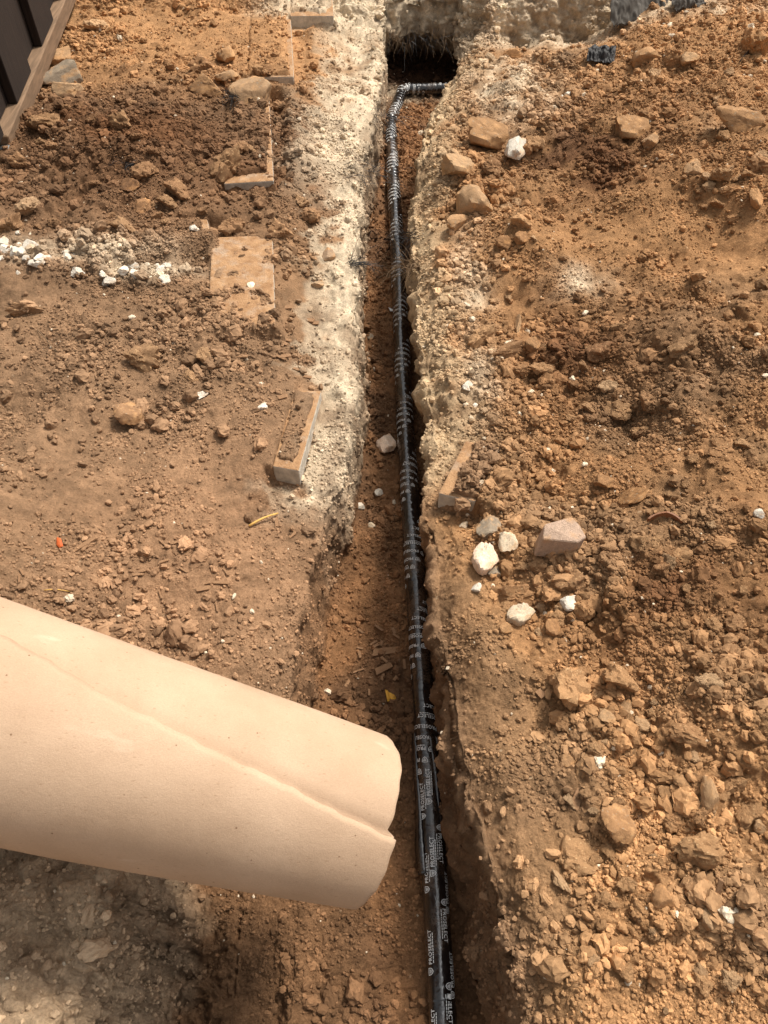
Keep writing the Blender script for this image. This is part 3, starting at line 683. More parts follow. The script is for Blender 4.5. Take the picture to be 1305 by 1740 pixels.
ROCKS = [
 # left, below the gate
 ('stone', 108, 95, 38, 46, 'tan', 'tan upright stone lying against the gate rail'),
 ('broken_block', 103, 132, 72, 36, 'grey', 'grey broken slab leaning beside the gate rail'),
 ('stone', 117, 156, 52, 36, 'tan', 'tan block just below the grey slab by the gate'),
 ('dirt_clod', 165, 42, 46, 30, 'tan', 'tan clod with a dark hollow under it near the top left'),
 ('dirt_clod', 78, 205, 60, 36, 'clay', 'light brown clod lying in the grit beside the gate rail'),
 ('dirt_clod', 42, 275, 50, 28, 'brown', 'long brown clod beside the foot of the gate'),
 ('broken_block', 384, 88, 30, 54, 'clay', 'upright brown slab standing in the heap left of the pavers'),
 ('dirt_clod', 347, 105, 46, 46, 'dark', 'rounded dark clod left of the upright brown slab'),
 ('broken_block', 385, 130, 42, 30, 'tan', 'flat-topped tan stone just below the upright brown slab'),
 ('broken_block', 350, 147, 64, 34, 'clay', 'long slanting brown slab in the heap left of the pavers'),
 ('broken_block', 424, 155, 66, 62, 'tan', 'large broken concrete block holding a tuft of black fibres'),
 ('dirt_clod', 385, 285, 66, 50, 'clay', 'big flaky light brown clod on the dark heap'),
 ('dirt_clod', 305, 322, 56, 38, 'brown', 'broad brown clod at the foot of the dark heap'),
 ('dirt_clod', 285, 340, 42, 24, 'clay', 'flat brown flake in front of the broad brown clod'),
 ('stone', 243, 348, 34, 38, 'brown', 'squarish brown stone left of the flat flake'),
 ('stone', 224, 315, 34, 32, 'dark', 'dark angular stone above the squarish brown stone'),
 ('dirt_clod', 247, 288, 50, 40, 'brown', 'brown clod halfway up the dark heap'),
 ('dirt_clod', 212, 210, 54, 34, 'clay', 'light-topped clod near the middle of the dark heap'),
 ('dirt_clod', 16, 372, 50, 46, 'brown', 'large brown clod at the left picture edge above white gravel'),
 ('dirt_clod', 50, 352, 44, 42, 'tan', 'crumbly tan clod beside the large clod at left edge'),
 ('dirt_clod', 211, 383, 42, 36, 'clay', 'rounded brown clod just above the white gravel'),
 ('dirt_clod', 395, 384, 48, 30, 'brown', 'brown clod behind the bare square paver'),
 ('dirt_clod', 480, 389, 46, 40, 'brown', 'brown clod at the far right corner of the bare square paver'),
 ('dirt_clod', 526, 366, 36, 30, 'brown', 'brown clod right of the one at the paver corner'),
 ('dirt_clod', 516, 340, 30, 24, 'clay', 'small brown clod above the paver corner beside the pale mortar'),
 ('stone', 558, 430, 26, 26, 'dark', 'dark brown stone alone on the pale mortar'),
 ('stone', 543, 481, 22, 16, 'clay', 'small brown stone below the dark one on pale mortar'),
 ('white_stone', 330, 386, 18, 20, 'white', 'white pebble among brown clods behind the square paver'),
 # left, middle
 ('broken_block', 222, 697, 50, 48, 'brown', 'flat brown flake lying on the left soil'),
 ('dirt_clod', 348, 600, 28, 36, 'clay', 'egg-shaped clod on the low hump left of the trench'),
 ('dirt_clod', 327, 637, 30, 26, 'clay', 'light brown clod just below the egg-shaped one'),
 ('dirt_clod', 245, 605, 62, 44, 'clay', 'broad crumbling clod on the low hump at left'),
 ('white_stone', 345, 668, 24, 14, 'white', 'white chip on the soil below the low hump'),
 ('white_stone', 445, 688, 17, 14, 'white', 'small white chip nearest the pale paver on the left'),
 ('dirt_clod', 45, 525, 66, 22, 'brown', 'long low clod near the left edge below white gravel'),
 # trench floor
 ('stone', 656, 750, 36, 42, 'pink', 'pale pinkish stone lying in the trench beside the pipe'),
 ('white_stone', 646, 835, 16, 15, 'white', 'white pebble in the trench below the pale stone'),
 ('white_stone', 613, 857, 17, 11, 'white', 'flat white pebble near the left trench wall'),
 ('white_stone', 632, 890, 14, 12, 'pale', 'pale pebble lowest of three in the trench'),
 ('stone', 631, 571, 12, 20, 'grey', 'small grey pebble high up the trench floor'),
 # right, upper
 ('broken_block', 822, 236, 78, 50, 'clay', 'big dirt-crusted block with a shaded broken face right of the trench'),
 ('broken_block', 775, 283, 58, 40, 'tan', 'tan slab lying left of the white crumbly concrete'),
 ('concrete_chunk', 876, 246, 36, 66, 'white', 'white crumbly lump of concrete right of the trench'),
 ('dirt_clod', 838, 278, 36, 42, 'dark', 'dark clod between the tan slab and the white lump'),
 ('broken_block', 806, 335, 56, 66, 'tan', 'large tan boulder with a chipped corner beside the trench'),
 ('broken_block', 779, 375, 48, 30, 'clay', 'flat stone tucked under the large tan boulder'),
 ('stone', 854, 407, 28, 30, 'brown', 'cube-like brown stone at the end of the rubble row'),
 ('stone', 884, 402, 28, 26, 'brown', 'brown stone right of the cube-like one'),
 ('dirt_clod', 884, 374, 40, 32, 'clay', 'sloping clod above the cube-like brown stone'),
 ('dirt_clod', 910, 245, 38, 30, 'clay', 'brown clod right of the white crumbly concrete'),
 ('broken_block', 1248, 205, 84, 46, 'clay', 'wide grey-brown slab near the right picture edge'),
 ('broken_block', 1072, 222, 62, 46, 'clay', 'tilted brown slab in the rubble at upper right'),
 ('stone', 1105, 236, 26, 30, 'tan', 'small tan stone right of the tilted brown slab'),
 ('broken_block', 1100, 92, 52, 36, 'clay', 'brown block in the upper right rubble below the torn fabric'),
 ('stone', 871, 92, 34, 24, 'orange', 'orange stone on the bank right of the hollow'),
 ('dirt_clod', 1112, 128, 24, 24, 'tan', 'rounded tan clod below the upper right block'),
 ('stone', 1168, 100, 30, 24, 'tan', 'tan stone with dark underside at upper right'),
 ('dirt_clod', 1285, 60, 44, 70, 'orange', 'tall reddish lump at the top right corner'),
 ('stone', 1175, 287, 34, 34, 'tan', 'tan stone below the wide grey-brown slab'),
 ('dirt_clod', 1222, 292, 34, 30, 'clay', 'brown clod right of the tan stone below the slab'),
 ('dirt_clod', 1288, 282, 44, 44, 'dark', 'dark clod at the right edge below the wide slab'),
 ('stone', 1283, 335, 24, 38, 'clay', 'upright stone at the right edge'),
 # right, middle
 ('broken_block', 881, 546, 12, 42, 'tan', 'thin upright shard standing in the right bank'),
 ('dirt_clod', 815, 570, 50, 36, 'clay', 'brown clod nearest the trench in the right bank'),
 ('dirt_clod', 860, 598, 60, 22, 'dark', 'long dark clod behind the trail of white pebbles'),
 ('stone', 904, 588, 32, 26, 'clay', 'brown stone right of the long dark clod'),
 ('stone', 867, 583, 26, 12, 'pale', 'pale flat stone lying on the long dark clod'),
 ('white_stone', 979, 572, 18, 14, 'white', 'white pebble in the middle of the right bank'),
 ('dirt_clod', 918, 626, 48, 22, 'clay', 'low tan clod below the brown stone in the right bank'),
 ('dirt_clod', 1015, 590, 46, 46, 'dark', 'big dark clod in the hollow of the right bank'),
 ('dirt_clod', 1157, 583, 58, 32, 'clay', 'oval flat clod in the right bank'),
 ('dirt_clod', 1050, 690, 46, 36, 'clay', 'clod beside a dark hole in the right bank'),
 ('dirt_clod', 1100, 680, 40, 34, 'brown', 'brown clod right of the dark hole'),
 ('dirt_clod', 1035, 655, 36, 22, 'tan', 'slim tan clod above the dark hole'),
 ('dirt_clod', 1215, 755, 56, 42, 'brown', 'large brown clod near the right edge halfway down'),
 ('dirt_clod', 1262, 752, 38, 26, 'clay', 'brown clod right of the large one near the right edge'),
 ('white_stone', 903, 665, 18, 18, 'pale', 'round pale pebble in the right bank'),
 ('stone', 1026, 815, 40, 26, 'brown', 'brown stone left of the flat orange slab'),
 ('broken_block', 1080, 838, 66, 24, 'orange', 'flat orange slab lying on the right bank'),
 ('white_stone', 1289, 868, 18, 16, 'white', 'white pebble at the right picture edge'),
 ('concrete_chunk', 829, 890, 46, 36, 'grey', 'grey lump of concrete behind the white chunk'),
 ('concrete_chunk', 862, 918, 34, 40, 'pale', 'pointed pale shard right of the white chunk'),
 ('concrete_chunk', 822, 945, 46, 58, 'pink', 'large white and pink concrete chunk near the trench edge'),
 ('concrete_chunk', 838, 968, 26, 20, 'grey', 'small grey chip leaning on the white chunk'),
 ('white_stone', 808, 995, 20, 16, 'white', 'white pebble just below the white chunk'),
 ('dirt_clod', 866, 1005, 76, 44, 'brown', 'big brown clod below the white concrete chunk'),
 ('dirt_clod', 966, 980, 60, 40, 'brown', 'brown clod below the grey paver fragment'),
 ('dirt_clod', 912, 960, 34, 26, 'brown', 'small brown clod between the white chunk and the paver fragment'),
 ('concrete_chunk', 885, 1042, 54, 32, 'pale', 'whitish crumbly piece under the big brown clod'),
 ('concrete_chunk', 970, 1020, 40, 30, 'white', 'white shard sticking out of the soil right of the brown clod'),
 ('stone', 940, 1062, 36, 28, 'brown', 'brown stone below the white shard'),
 ('stone', 860, 1066, 24, 20, 'clay', 'small rounded stone below the whitish crumbly piece'),
 ('dirt_clod', 1090, 920, 36, 34, 'clay', 'rounded clod right of the paver fragment'),
 ('dirt_clod', 1158, 940, 40, 34, 'clay', 'clod at the top of the cluster near the right edge'),
 ('dirt_clod', 1125, 960, 28, 30, 'brown', 'brown clod in the cluster near the right edge'),
 ('dirt_clod', 1250, 1055, 40, 36, 'brown', 'brown clod lowest of the cluster near the right edge'),
 # right, lower
 ('dirt_clod', 962, 1160, 76, 66, 'clay', 'long slanting clod pointing to the lower right'),
 ('dirt_clod', 1050, 1145, 66, 50, 'clay', 'broad crumbly clod right of the long slanting one'),
 ('dirt_clod', 1012, 1178, 30, 28, 'clay', 'round clod between the slanting and the broad clods'),
 ('stone', 1031, 1212, 30, 26, 'tan', 'light stone below the broad crumbly clod'),
 ('stone', 1064, 1197, 22, 28, 'tan', 'small upright stone below the broad crumbly clod'),
 ('dirt_clod', 958, 1222, 34, 32, 'brown', 'round brown clod below the long slanting one'),
 ('stone', 1058, 1238, 28, 24, 'tan', 'tan stone in the lower right rubble'),
 ('dirt_clod', 1199, 1160, 50, 34, 'tan', 'pale rounded clod on the lower right slope'),
 ('dirt_clod', 1162, 1245, 66, 38, 'brown', 'wide brown clod in the middle of the lower right slope'),
 ('stone', 963, 1286, 28, 26, 'clay', 'left of two brown stones near the trench in the lower right'),
 ('stone', 991, 1294, 30, 34, 'clay', 'right of two brown stones near the trench in the lower right'),
 ('broken_block', 1046, 1387, 62, 64, 'brown', 'sharp-edged brown slab standing in the lower right soil'),
 ('dirt_clod', 985, 1445, 76, 58, 'clay', 'largest round clod in the lower right'),
 ('dirt_clod', 1034, 1441, 26, 30, 'clay', 'small clod touching the largest round one'),
 ('stone', 1128, 1344, 32, 32, 'clay', 'angular stone in the lower right cluster'),
 ('stone', 1157, 1320, 32, 28, 'clay', 'round stone in the lower right cluster'),
 ('stone', 1202, 1340, 28, 58, 'tan', 'tall pale angular stone in the lower right'),
 ('dirt_clod', 1246, 1330, 40, 34, 'clay', 'clod right of the tall pale stone'),
 ('dirt_clod', 1268, 1375, 46, 34, 'clay', 'clod with a pale chip near the right edge'),
 ('stone', 1294, 1402, 32, 26, 'tan', 'tan stone at the lower right edge'),
 ('dirt_clod', 1192, 1385, 40, 22, 'brown', 'low brown clod under the tall pale stone'),
 ('dirt_clod', 1145, 1392, 38, 32, 'brown', 'brown clod left of the low one'),
 ('dirt_clod', 1183, 1440, 90, 50, 'clay', 'broad low clod half sunk in the lower right slope'),
 ('stone', 1123, 1517, 38, 38, 'brown', 'rounded stone alone in the lower right'),
 ('dirt_clod', 1178, 1500, 44, 34, 'brown', 'brown clod beside an upright wood splinter'),
 ('stone', 1203, 1558, 32, 32, 'tan', 'tan stone below the upright wood splinter'),
 ('dirt_clod', 1065, 1498, 34, 26, 'clay', 'clod between the largest clod and the lone stone'),
 ('dirt_clod', 948, 1492, 24, 40, 'tan', 'narrow clod near the trench below the largest one'),
 ('stone', 1008, 1623, 22, 24, 'tan', 'tan pebble near the bottom right'),
 ('stone', 1054, 1634, 26, 26, 'clay', 'brown pebble near the bottom right'),
 ('dirt_clod', 1196, 1664, 38, 34, 'clay', 'crumbly clod at the bottom right'),
 ('dirt_clod', 1245, 1655, 46, 32, 'tan', 'tan clod at the bottom right near the edge'),
]
for r in ROCKS: rock(*r[:6], label=r[6])
# grey paver fragment with a pinkish face
p, n, d = on_ground(945, 930); s = d / FPX
prof = [(-37, -6), (22, -16), (38, -8), (34, 18), (24, 32), (-30, 18)]
vb = [(a * s, b * s * 1.1, -.02) for a, b in prof]; vt = [(a * s * .97 + .002, b * s * 1.05 + .004, .045 + .004 * (i % 3)) for i, (a, b) in enumerate(prof)]
bm = bmesh.new(); B = [bm.verts.new(v) for v in vb]; T = [bm.verts.new(v) for v in vt]
bm.faces.new(T); bm.faces.new(B[::-1])
for i in range(6): bm.faces.new((B[i], B[(i + 1) % 6], T[(i + 1) % 6], T[i]))
bmesh.ops.bevel(bm, geom=list(bm.edges), offset=.002, segments=1, affect='EDGES')
pf = obj('paver_fragment', bm_mesh('paver_fragment', bm), rock_material('paver_concrete', 55, .2, .003, tuple(lin(150, 135, 115)), tuple(lin(188, 146, 104)))); pf.location = (p.x, p.y, p.z + .004); pf.rotation_euler = (.1, .08, .1)
pf.color = (*[float(c) for c in lin(180, 154, 134)], 1)
tag(pf, 'sharp-cornered fragment of grey paver with a pinkish top right of the trench', 'paver')
# curved sherd
bm = bmesh.new(); rr, q = .045, []
for i in range(13):
    a = math.radians(20 + 120 * i / 12)
    for r_, z_ in ((rr, 0), (rr, .022), (rr - .005, .022), (rr - .005, 0)): q.append(bm.verts.new((r_ * math.cos(a), r_ * math.sin(a) * .7, z_ * (1 - .5 * abs(i - 6) / 6))))
for i in range(12):
    for k in range(4): bm.faces.new((q[4 * i + k], q[4 * i + (k + 1) % 4], q[4 * i + 4 + (k + 1) % 4], q[4 * i + 4 + k]))
bm.faces.new(q[:4]); bm.faces.new(q[-4:])
sh = obj('pottery_sherd', bm_mesh('pottery_sherd', bm), simple('brown_glaze', tuple(lin(128, 84, 56)), .5)); p, n, d = on_ground(1122, 885); sh.location = (p.x, p.y - .02, p.z)
tag(sh, 'thin curved brown sherd below the flat orange slab', 'sherd')

# repeats that nothing tells apart
def spread(n, kind, region, size, tones, label, group, seed, cat=None):
    g = random.Random(seed)
    k = 0
    while k < n:
        px, py = region(g)
        w = g.uniform(*size) * (1 if g.random() > .3 else .75); hh = w * g.uniform(.65, 1.0)
        rock(kind, px, py, w, hh, g.choice(tones), label, cat, group, sink=g.uniform(.25, .5)); k += 1
white_strip = lambda g: (lambda t: (t * 300 + g.gauss(0, 8), 425 + t * 45 + g.gauss(0, 13)))(g.random() ** 1.7)
spread(36, 'white_stone', white_strip, (9, 25), ['white'], 'white gravel piece in the white patch left of the paver', 'white gravel', 31)
spread(46, 'dirt_clod', lambda g: (g.uniform(60, 460), g.uniform(110, 390)), (16, 30), ['brown', 'dark', 'clay', 'brown'], 'small brown clod in the heap below the gate', 'clods in the heap below the gate', 32)
def seed_pts(pts):
    def f(g):
        a = g.choice(pts); return a[0] + g.gauss(0, a[2]), a[1] + g.gauss(0, a[3])
    return f
spread(46, 'dirt_clod', seed_pts([(850, 380, 40, 40), (830, 500, 40, 40), (1130, 140, 90, 70), (1240, 290, 40, 30)]), (14, 26), ['clay', 'brown', 'tan', 'clay'], 'small brown clod in the upper rubble right of the trench', 'clods in the upper right rubble', 33)
spread(44, 'dirt_clod', seed_pts([(1030, 600, 60, 50), (1080, 660, 50, 40), (1180, 780, 60, 50), (930, 600, 40, 30)]), (15, 28), ['clay', 'brown', 'dark', 'clay'], 'small brown clod in the middle of the right bank', 'clods in the middle of the right bank', 34)
spread(76, 'dirt_clod', seed_pts([(1150, 970, 60, 50), (1030, 1230, 60, 50), (920, 1010, 40, 50), (1150, 1350, 80, 50), (1130, 1550, 90, 70), (1200, 1660, 70, 40), (1000, 1340, 50, 60)]), (15, 32), ['clay', 'brown', 'tan', 'clay'], 'small tan-brown clod on the lower right slope', 'clods on the lower right slope', 35)
spread(16, 'white_stone', seed_pts([(830, 612, 30, 6), (800, 660, 10, 30), (950, 165, 25, 15), (830, 800, 40, 60), (900, 840, 20, 20)]), (10, 18), ['white', 'pale'], 'small white pebble scattered along the right bank', 'white pebbles on the right bank', 36)
spread(26, 'dirt_clod', lambda g: (g.uniform(625, 680), g.uniform(380, 1080)), (9, 18), ['dark', 'brown'], 'small dark clod on the trench floor left of the pipe', 'clods on the trench floor', 37)

# ------------------------------------------------------------------ wood chips, straw, leaf, peel
def chip_mesh(seed):
    g = random.Random(seed); a, b = g.uniform(.8, 1.2), g.uniform(.5, 1.5)
    c = []
    for z in (-1, 1):
        for x, y in ((-1, -1), (1, -1), (1, 1), (-1, 1)): c.append((x * g.uniform(.65, 1.1), y * g.uniform(.75, 1.1) + .15 * x * a, z + .3 * x * b))
    return bm_mesh('wood_chip', box_bm(c))
CHIPS = [chip_mesh(i) for i in range(6)]
for c in CHIPS: c.materials.append(M['chip_wood'])
def chip(px, py, l, w, rot, label, group=None, lift=.003, tilt=0.0, name='wood_chip'):
    p, n, d = on_ground(px, py); s = d / FPX / 2
    o = obj(name, CHIPS[int(px * 7 + py) % 6]); o.scale = (l * s, w * s, max(.0016, w * s * .3)); 
    q = n.to_track_quat('Z', 'Y').to_euler() if n.z > .5 else Vector((0, 0, 1)).to_track_quat('Z', 'Y').to_euler()
    o.rotation_euler = (0, tilt, rot); o.location = (p.x, p.y, p.z + lift); return tag(o, label, 'wood chip', group)
chip(980, 1357, 36, 15, 1.05, 'pale squared wood chip near the sharp-edged brown slab')
chip(1215, 1515, 46, 9, 1.4, 'upright wood splinter in the lower right soil', tilt=-.9, lift=.02, name='wood_splinter')
chip(922, 1176, 26, 16, .5, 'wood chip at the left end of the long slanting clod')
chip(1108, 1386, 50, 10, .12, 'long wood chip lying behind the broad low clod')
chip(655, 1106, 44, 13, .1, 'long wood chip lying across the trench against the pipe')
chip(655, 1136, 30, 12, .45, 'shorter wood chip below the long one in the trench')
chip(672, 1215, 34, 10, .9, 'wood chip in the trench just above the paper roll')
chip(145, 925, 50, 8, .7, 'dark bark strip beside the orange shard')
chip(348, 1000, 26, 8, .15, 'left of two pale wood chips on the left bank')
chip(374, 989, 28, 6, -.1, 'right of two pale wood chips on the left bank')
g = random.Random(9)
for i in range(40):
    chip(g.uniform(20, 500), g.uniform(880, 1120), g.uniform(9, 20), g.uniform(3, 6), g.uniform(0, 3.1), 'tiny wood sliver on the soil left of the trench', 'wood slivers on the left soil')
for i in range(20):
    chip(g.uniform(590, 690), g.uniform(1060, 1240), g.uniform(9, 22), g.uniform(3, 6), g.uniform(0, 3.1), 'tiny wood sliver on the trench floor', 'wood slivers on the trench floor')
for i in range(22):
    chip(g.uniform(380, 540), g.uniform(520, 680), g.uniform(12, 22), g.uniform(5, 9), g.uniform(-.8, .3), 'small wood chip among the bark bits left of the mortar', 'bark bits left of the mortar')
def strand(bm, pts, r0_, r1_, sides=4):
    rings = []
    for i, p in enumerate(pts):
        t = (pts[min(i + 1, len(pts) - 1)] - pts[max(i - 1, 0)]).normalized()
        a = t.orthogonal().normalized(); b = t.cross(a); r = r0_ + (r1_ - r0_) * i / (len(pts) - 1)
        rings.append([bm.verts.new(p + a * (r * math.cos(2 * math.pi * k / sides)) + b * (r * math.sin(2 * math.pi * k / sides))) for k in range(sides)])
    for A, B_ in zip(rings, rings[1:]):
        for k in range(sides): bm.faces.new((A[k], A[(k + 1) % sides], B_[(k + 1) % sides], B_[k]))
    bm.faces.new(rings[0][::-1]); bm.faces.new(rings[-1])
def stick(name, px0, py0, px1, py1, r, m, label, cat, lift=.004):
    a, _, _ = on_ground(px0, py0); b, _, _ = on_ground(px1, py1); bm = bmesh.new()
    mid = a.lerp(b, .5); pts = [a.lerp(b, t) + Vector((0, 0, lift + .006 * math.sin(math.pi * t))) - mid for t in (0, .25, .5, .75, 1)]
    strand(bm, pts, r, r * .6, 5); o = obj(name, bm_mesh(name, bm, True), m); o.location = mid; return tag(o, label, cat)
stick('straw_stalk', 424, 893, 470, 873, .0035, M['straw'], 'yellow straw stalk on the left bank', 'straw')
stick('thin_twig', 65, 560, 98, 600, .0015, M['root'], 'thin curved twig on the soil near the left edge', 'twig')
stick('thin_twig', 1256, 105, 1290, 68, .0025, M['fibre'], 'dark twig beside the reddish lump at top right', 'twig')
stick('thin_twig', 747, 1242, 768, 1226, .002, M['root'], 'pale curved twig beside the pipe in the trench shade', 'twig')
stick('straw_stalk', 78, 1004, 124, 1006, .0015, M['straw'], 'thin straw near the paper roll on the left', 'straw')
def flat_leaf(name, px, py, outlines, m, label, cat, rot=0, curl=.25):
    p, n, d = on_ground(px, py); s = d / FPX; bm = bmesh.new()
    for ol in outlines:
        c = sum((Vector((*q, 0)) for q in ol), Vector()) / len(ol); vc = bm.verts.new((c.x * s, c.y * s, .002))
        vv = [bm.verts.new((a * s, b * s, .002 + curl * s * (abs(a - c.x) + abs(b - c.y)) * .6)) for a, b in ol]
        for i in range(len(vv)): bm.faces.new((vc, vv[i], vv[(i + 1) % len(vv)]))
    o = obj(name, bm_mesh(name, bm, True), m); o.location = (p.x, p.y, p.z + .004); o.rotation_euler = (.15, .1, rot)
    md = o.modifiers.new('thickness', 'SOLIDIFY'); md.thickness = .0012
    return tag(o, label, cat)
flat_leaf('fallen_leaf', 660, 1183, [[(-8, 10), (-4, -10), (0, -9), (1, 2), (-4, 9)], [(-2, 6), (1, -6), (6, -8), (11, -4), (8, 2)]], M['leaf'], 'small yellow two-lobed leaf on the trench floor', 'leaf')
flat_leaf('orange_shard', 104, 925, [[(-6, 12), (1, 10), (8, -4), (2, -8), (-4, -2)]], M['peel'], 'bright orange shard on the soil at left', 'shard')
flat_leaf('paper_scrap', 663, 526, [[(-5, 4), (-2, -5), (5, -4), (5, 3), (1, 1)]], simple('white_scrap', (.8, .8, .78)), 'tiny white scrap beside the pipe high in the trench', 'scrap')

# ------------------------------------------------------------------ the wrapped pipe
R_PIPE = .0275
ZP = -D + R_PIPE + .004
pp = [(757, 1860), (751, 1700), (741, 1527), (735.5, 1441), (726, 1240), (718.6, 1182), (714.5, 1113), (708.5, 1021), (704, 952), (699, 883), (696, 828), (689, 736),
      (686.5, 667), (682, 575), (678.4, 483), (674, 405), (670, 336), (666, 267), (663.8, 224)]
pts = [at3(a, b, ZP) for a, b in pp]
first = pts[0] + (pts[0] - pts[1]).normalized() * 1.3
bend1, bend2 = at3(663.5, 205, ZP), at3(685, 152, ZP + .005)
tail = at3(748, 151, ZP + .005); tail2 = tail + (tail - bend2).normalized() * .12
def catmull(ps, step):
    out = []
    for i in range(len(ps) - 1):
        p0, p1, p2, p3 = ps[max(i - 1, 0)], ps[i], ps[i + 1], ps[min(i + 2, len(ps) - 1)]
        n = max(2, int((p2 - p1).length / step))
        for k in range(n):
            t = k / n
            out.append(.5 * ((2 * p1) + (-p0 + p2) * t + (2 * p0 - 5 * p1 + 4 * p2 - p3) * t * t + (-p0 + 3 * p1 - 3 * p2 + p3) * t ** 3))
    return out + [ps[-1]]
sm = []
for i, p in enumerate(pts):                                    # even out sighting error
    lo_, hi_ = max(0, i - 1), min(len(pts) - 1, i + 1)
    sm.append((pts[lo_] + p * 2 + pts[hi_]) / 4 if 0 < i < len(pts) - 1 else p)
def round_corner(a, b, c, r, n=8):
    p, q = b + (a - b).normalized() * r, b + (c - b).normalized() * r
    return [(p * (1 - t) ** 2 + b * 2 * t * (1 - t) + q * t * t) for t in [k / n for k in range(n + 1)]]
ctrl = [first] + sm + round_corner(sm[-1], bend1, bend2, .028) + round_corner(bend1, bend2, tail, .034) + [tail, tail2]
dense = catmull(ctrl, .002)
dense = [d_ for i, d_ in enumerate(dense) if i == 0 or (d_ - dense[i - 1]).length > 1e-6]
S = np.concatenate([[0], np.cumsum([(b - a).length for a, b in zip(dense, dense[1:])])])
ST = np.arange(0, S[-1], .0025)
CL = np.stack([np.interp(ST, S, [d_[k] for d_ in dense]) for k in range(3)], 1)
TG = np.gradient(CL, axis=0); TG /= np.linalg.norm(TG, axis=1)[:, None]
UP = np.array([0, 0, 1.0]) - TG * TG[:, 2:3]; UP /= np.linalg.norm(UP, axis=1)[:, None]
LF = np.cross(UP, TG)                                          # to the left when looking along the pipe
LF = -np.cross(TG, UP)
s_of = lambda py_: float(ST[np.argmin(np.abs(project(CL)[1] - py_) + 1e6 * (CL[:, 0] > .3))])
S_SPLIT = s_of(1345)
PITCHW = .027
def tape_r(s, th):
    saw = ((s - PITCHW * th / (2 * math.pi)) / PITCHW) % 1.0
    wrap = R_PIPE + .0014 * (1 - saw) * (s > S_SPLIT) + .0005 * math.sin(s * 60) * (s > S_SPLIT)
    wrap += .0007 * math.sin(3 * th + s * 9)
    return wrap
SEG = 36
V, F = [], []
thv = np.arange(SEG) * 2 * math.pi / SEG
for i, s_ in enumerate(ST):
    r_ = np.array([tape_r(s_, t) for t in thv])
    V.append(CL[i] + (np.cos(thv) * r_)[:, None] * UP[i] + (np.sin(thv) * r_)[:, None] * LF[i])
V = np.concatenate(V); n_ = len(ST)
F = [(i * SEG + k, i * SEG + (k + 1) % SEG, (i + 1) * SEG + (k + 1) % SEG, (i + 1) * SEG + k) for i in range(n_ - 1) for k in range(SEG)]
F += [tuple(range(SEG))[::-1], tuple((n_ - 1) * SEG + k for k in range(SEG))]
pipe = obj('wrapped_pipe', mesh_from('wrapped_pipe', V, F, True), M['tape'])
tag(pipe, 'black tape-wrapped pipe with white lettering running along the trench', 'pipe')
def surf(s, th, lift=.0007):
    i = int(np.clip(round(s / .0025), 0, n_ - 1)); r_ = tape_r(s, th) + lift
    return CL[i] + TG[i] * (s - ST[i]) + UP[i] * (math.cos(th) * r_) + LF[i] * (math.sin(th) * r_)
# print: a word, a shield mark and a fine line
def text_polys(body, height, shear=0.0, bold=.012):
    cu = bpy.data.curves.new('lettering', 'FONT'); cu.body = body; cu.size = 1.0; cu.resolution_u = 2; cu.offset = bold; cu.shear = shear; cu.space_character = 1.06
    to = bpy.data.objects.new('lettering', cu); COL.objects.link(to)
    dg = bpy.context.evaluated_depsgraph_get(); me = to.evaluated_get(dg).to_mesh()
    v = np.array([p.co[:2] for p in me.vertices]); f = [tuple(p.vertices) for p in me.polygons]
    to.evaluated_get(dg).to_mesh_clear(); bpy.data.objects.remove(to); bpy.data.curves.remove(cu)
    sc = height / .70; return v * sc, f
tv, tf = text_polys('PROSELECT', .0088)
tv[:, 0] *= .062 / tv[:, 0].max()
def mark():
    """shield outline with a lens-shaped bar, then two tiny lines"""
    vv, ff = [], []
    ol = [(0, .5), (.35, .45), (.5, .42), (.46, -.05), (.3, -.35), (0, -.55), (-.3, -.35), (-.46, -.05), (-.5, .42), (-.35, .45)]
    n = len(ol)
    for k in (1.0, .78): vv += [(a * k, b * k) for a, b in ol]
    ff += [(i, (i + 1) % n, n + (i + 1) % n, n + i) for i in range(n)]
    for y0, y1, x0, x1 in ((.06, .2, -.28, .28), (-.14, -.02, -.22, .2), (-.3, -.22, -.1, .12)):
        b = len(vv); vv += [(x0, y0), (x1, y0), (x1 + .03, y1), (x0 + .03, y1)]; ff.append((b, b + 1, b + 2, b + 3))
    return np.array(vv) * .0135, ff
mv, mf = mark()
pv, pf_ = [tv + np.array([.020, 0])], list(tf)
b0 = len(tv); pv.append(mv + np.array([.008, .0046])); pf_ += [tuple(b0 + i for i in f) for f in mf]
b0 += len(mv)
fine = []
x0 = .0
gg = random.Random(2)
while x0 < .05:
    w_ = gg.uniform(.002, .006); fine += [(x0, -.0042), (x0 + w_, -.0042), (x0 + w_, -.0026), (x0, -.0026)]; pf_.append(tuple(b0 + len(fine) - 4 + k for k in range(4))); x0 += w_ + .0012
pv.append(np.array(fine) + np.array([.022, 0])); PV = np.concatenate(pv); PF = pf_
LREP = .157
V, F = [], []
NFINE = len(fine)
def stamp(fn, small=True):
    b = len(V); n = len(PV) if small else len(PV) - NFINE
    for a, c in PV[:n]: V.append(fn(a, c))
    F.extend(tuple(b + i for i in f) for f in PF if max(f) < n)
circ = 2 * math.pi * R_PIPE
k = 0
while True:                                                     # spiral wrap: the print comes round a little further each turn
    t0 = k * LREP; s0 = S_SPLIT + .02 + PITCHW * t0 / circ
    if s0 > ST[-1] - .02: break
    stamp(lambda a, c: surf(s0 + PITCHW * a / circ - c, (t0 + a) / R_PIPE + 1.2), k % 3 == 0)
    k += 1
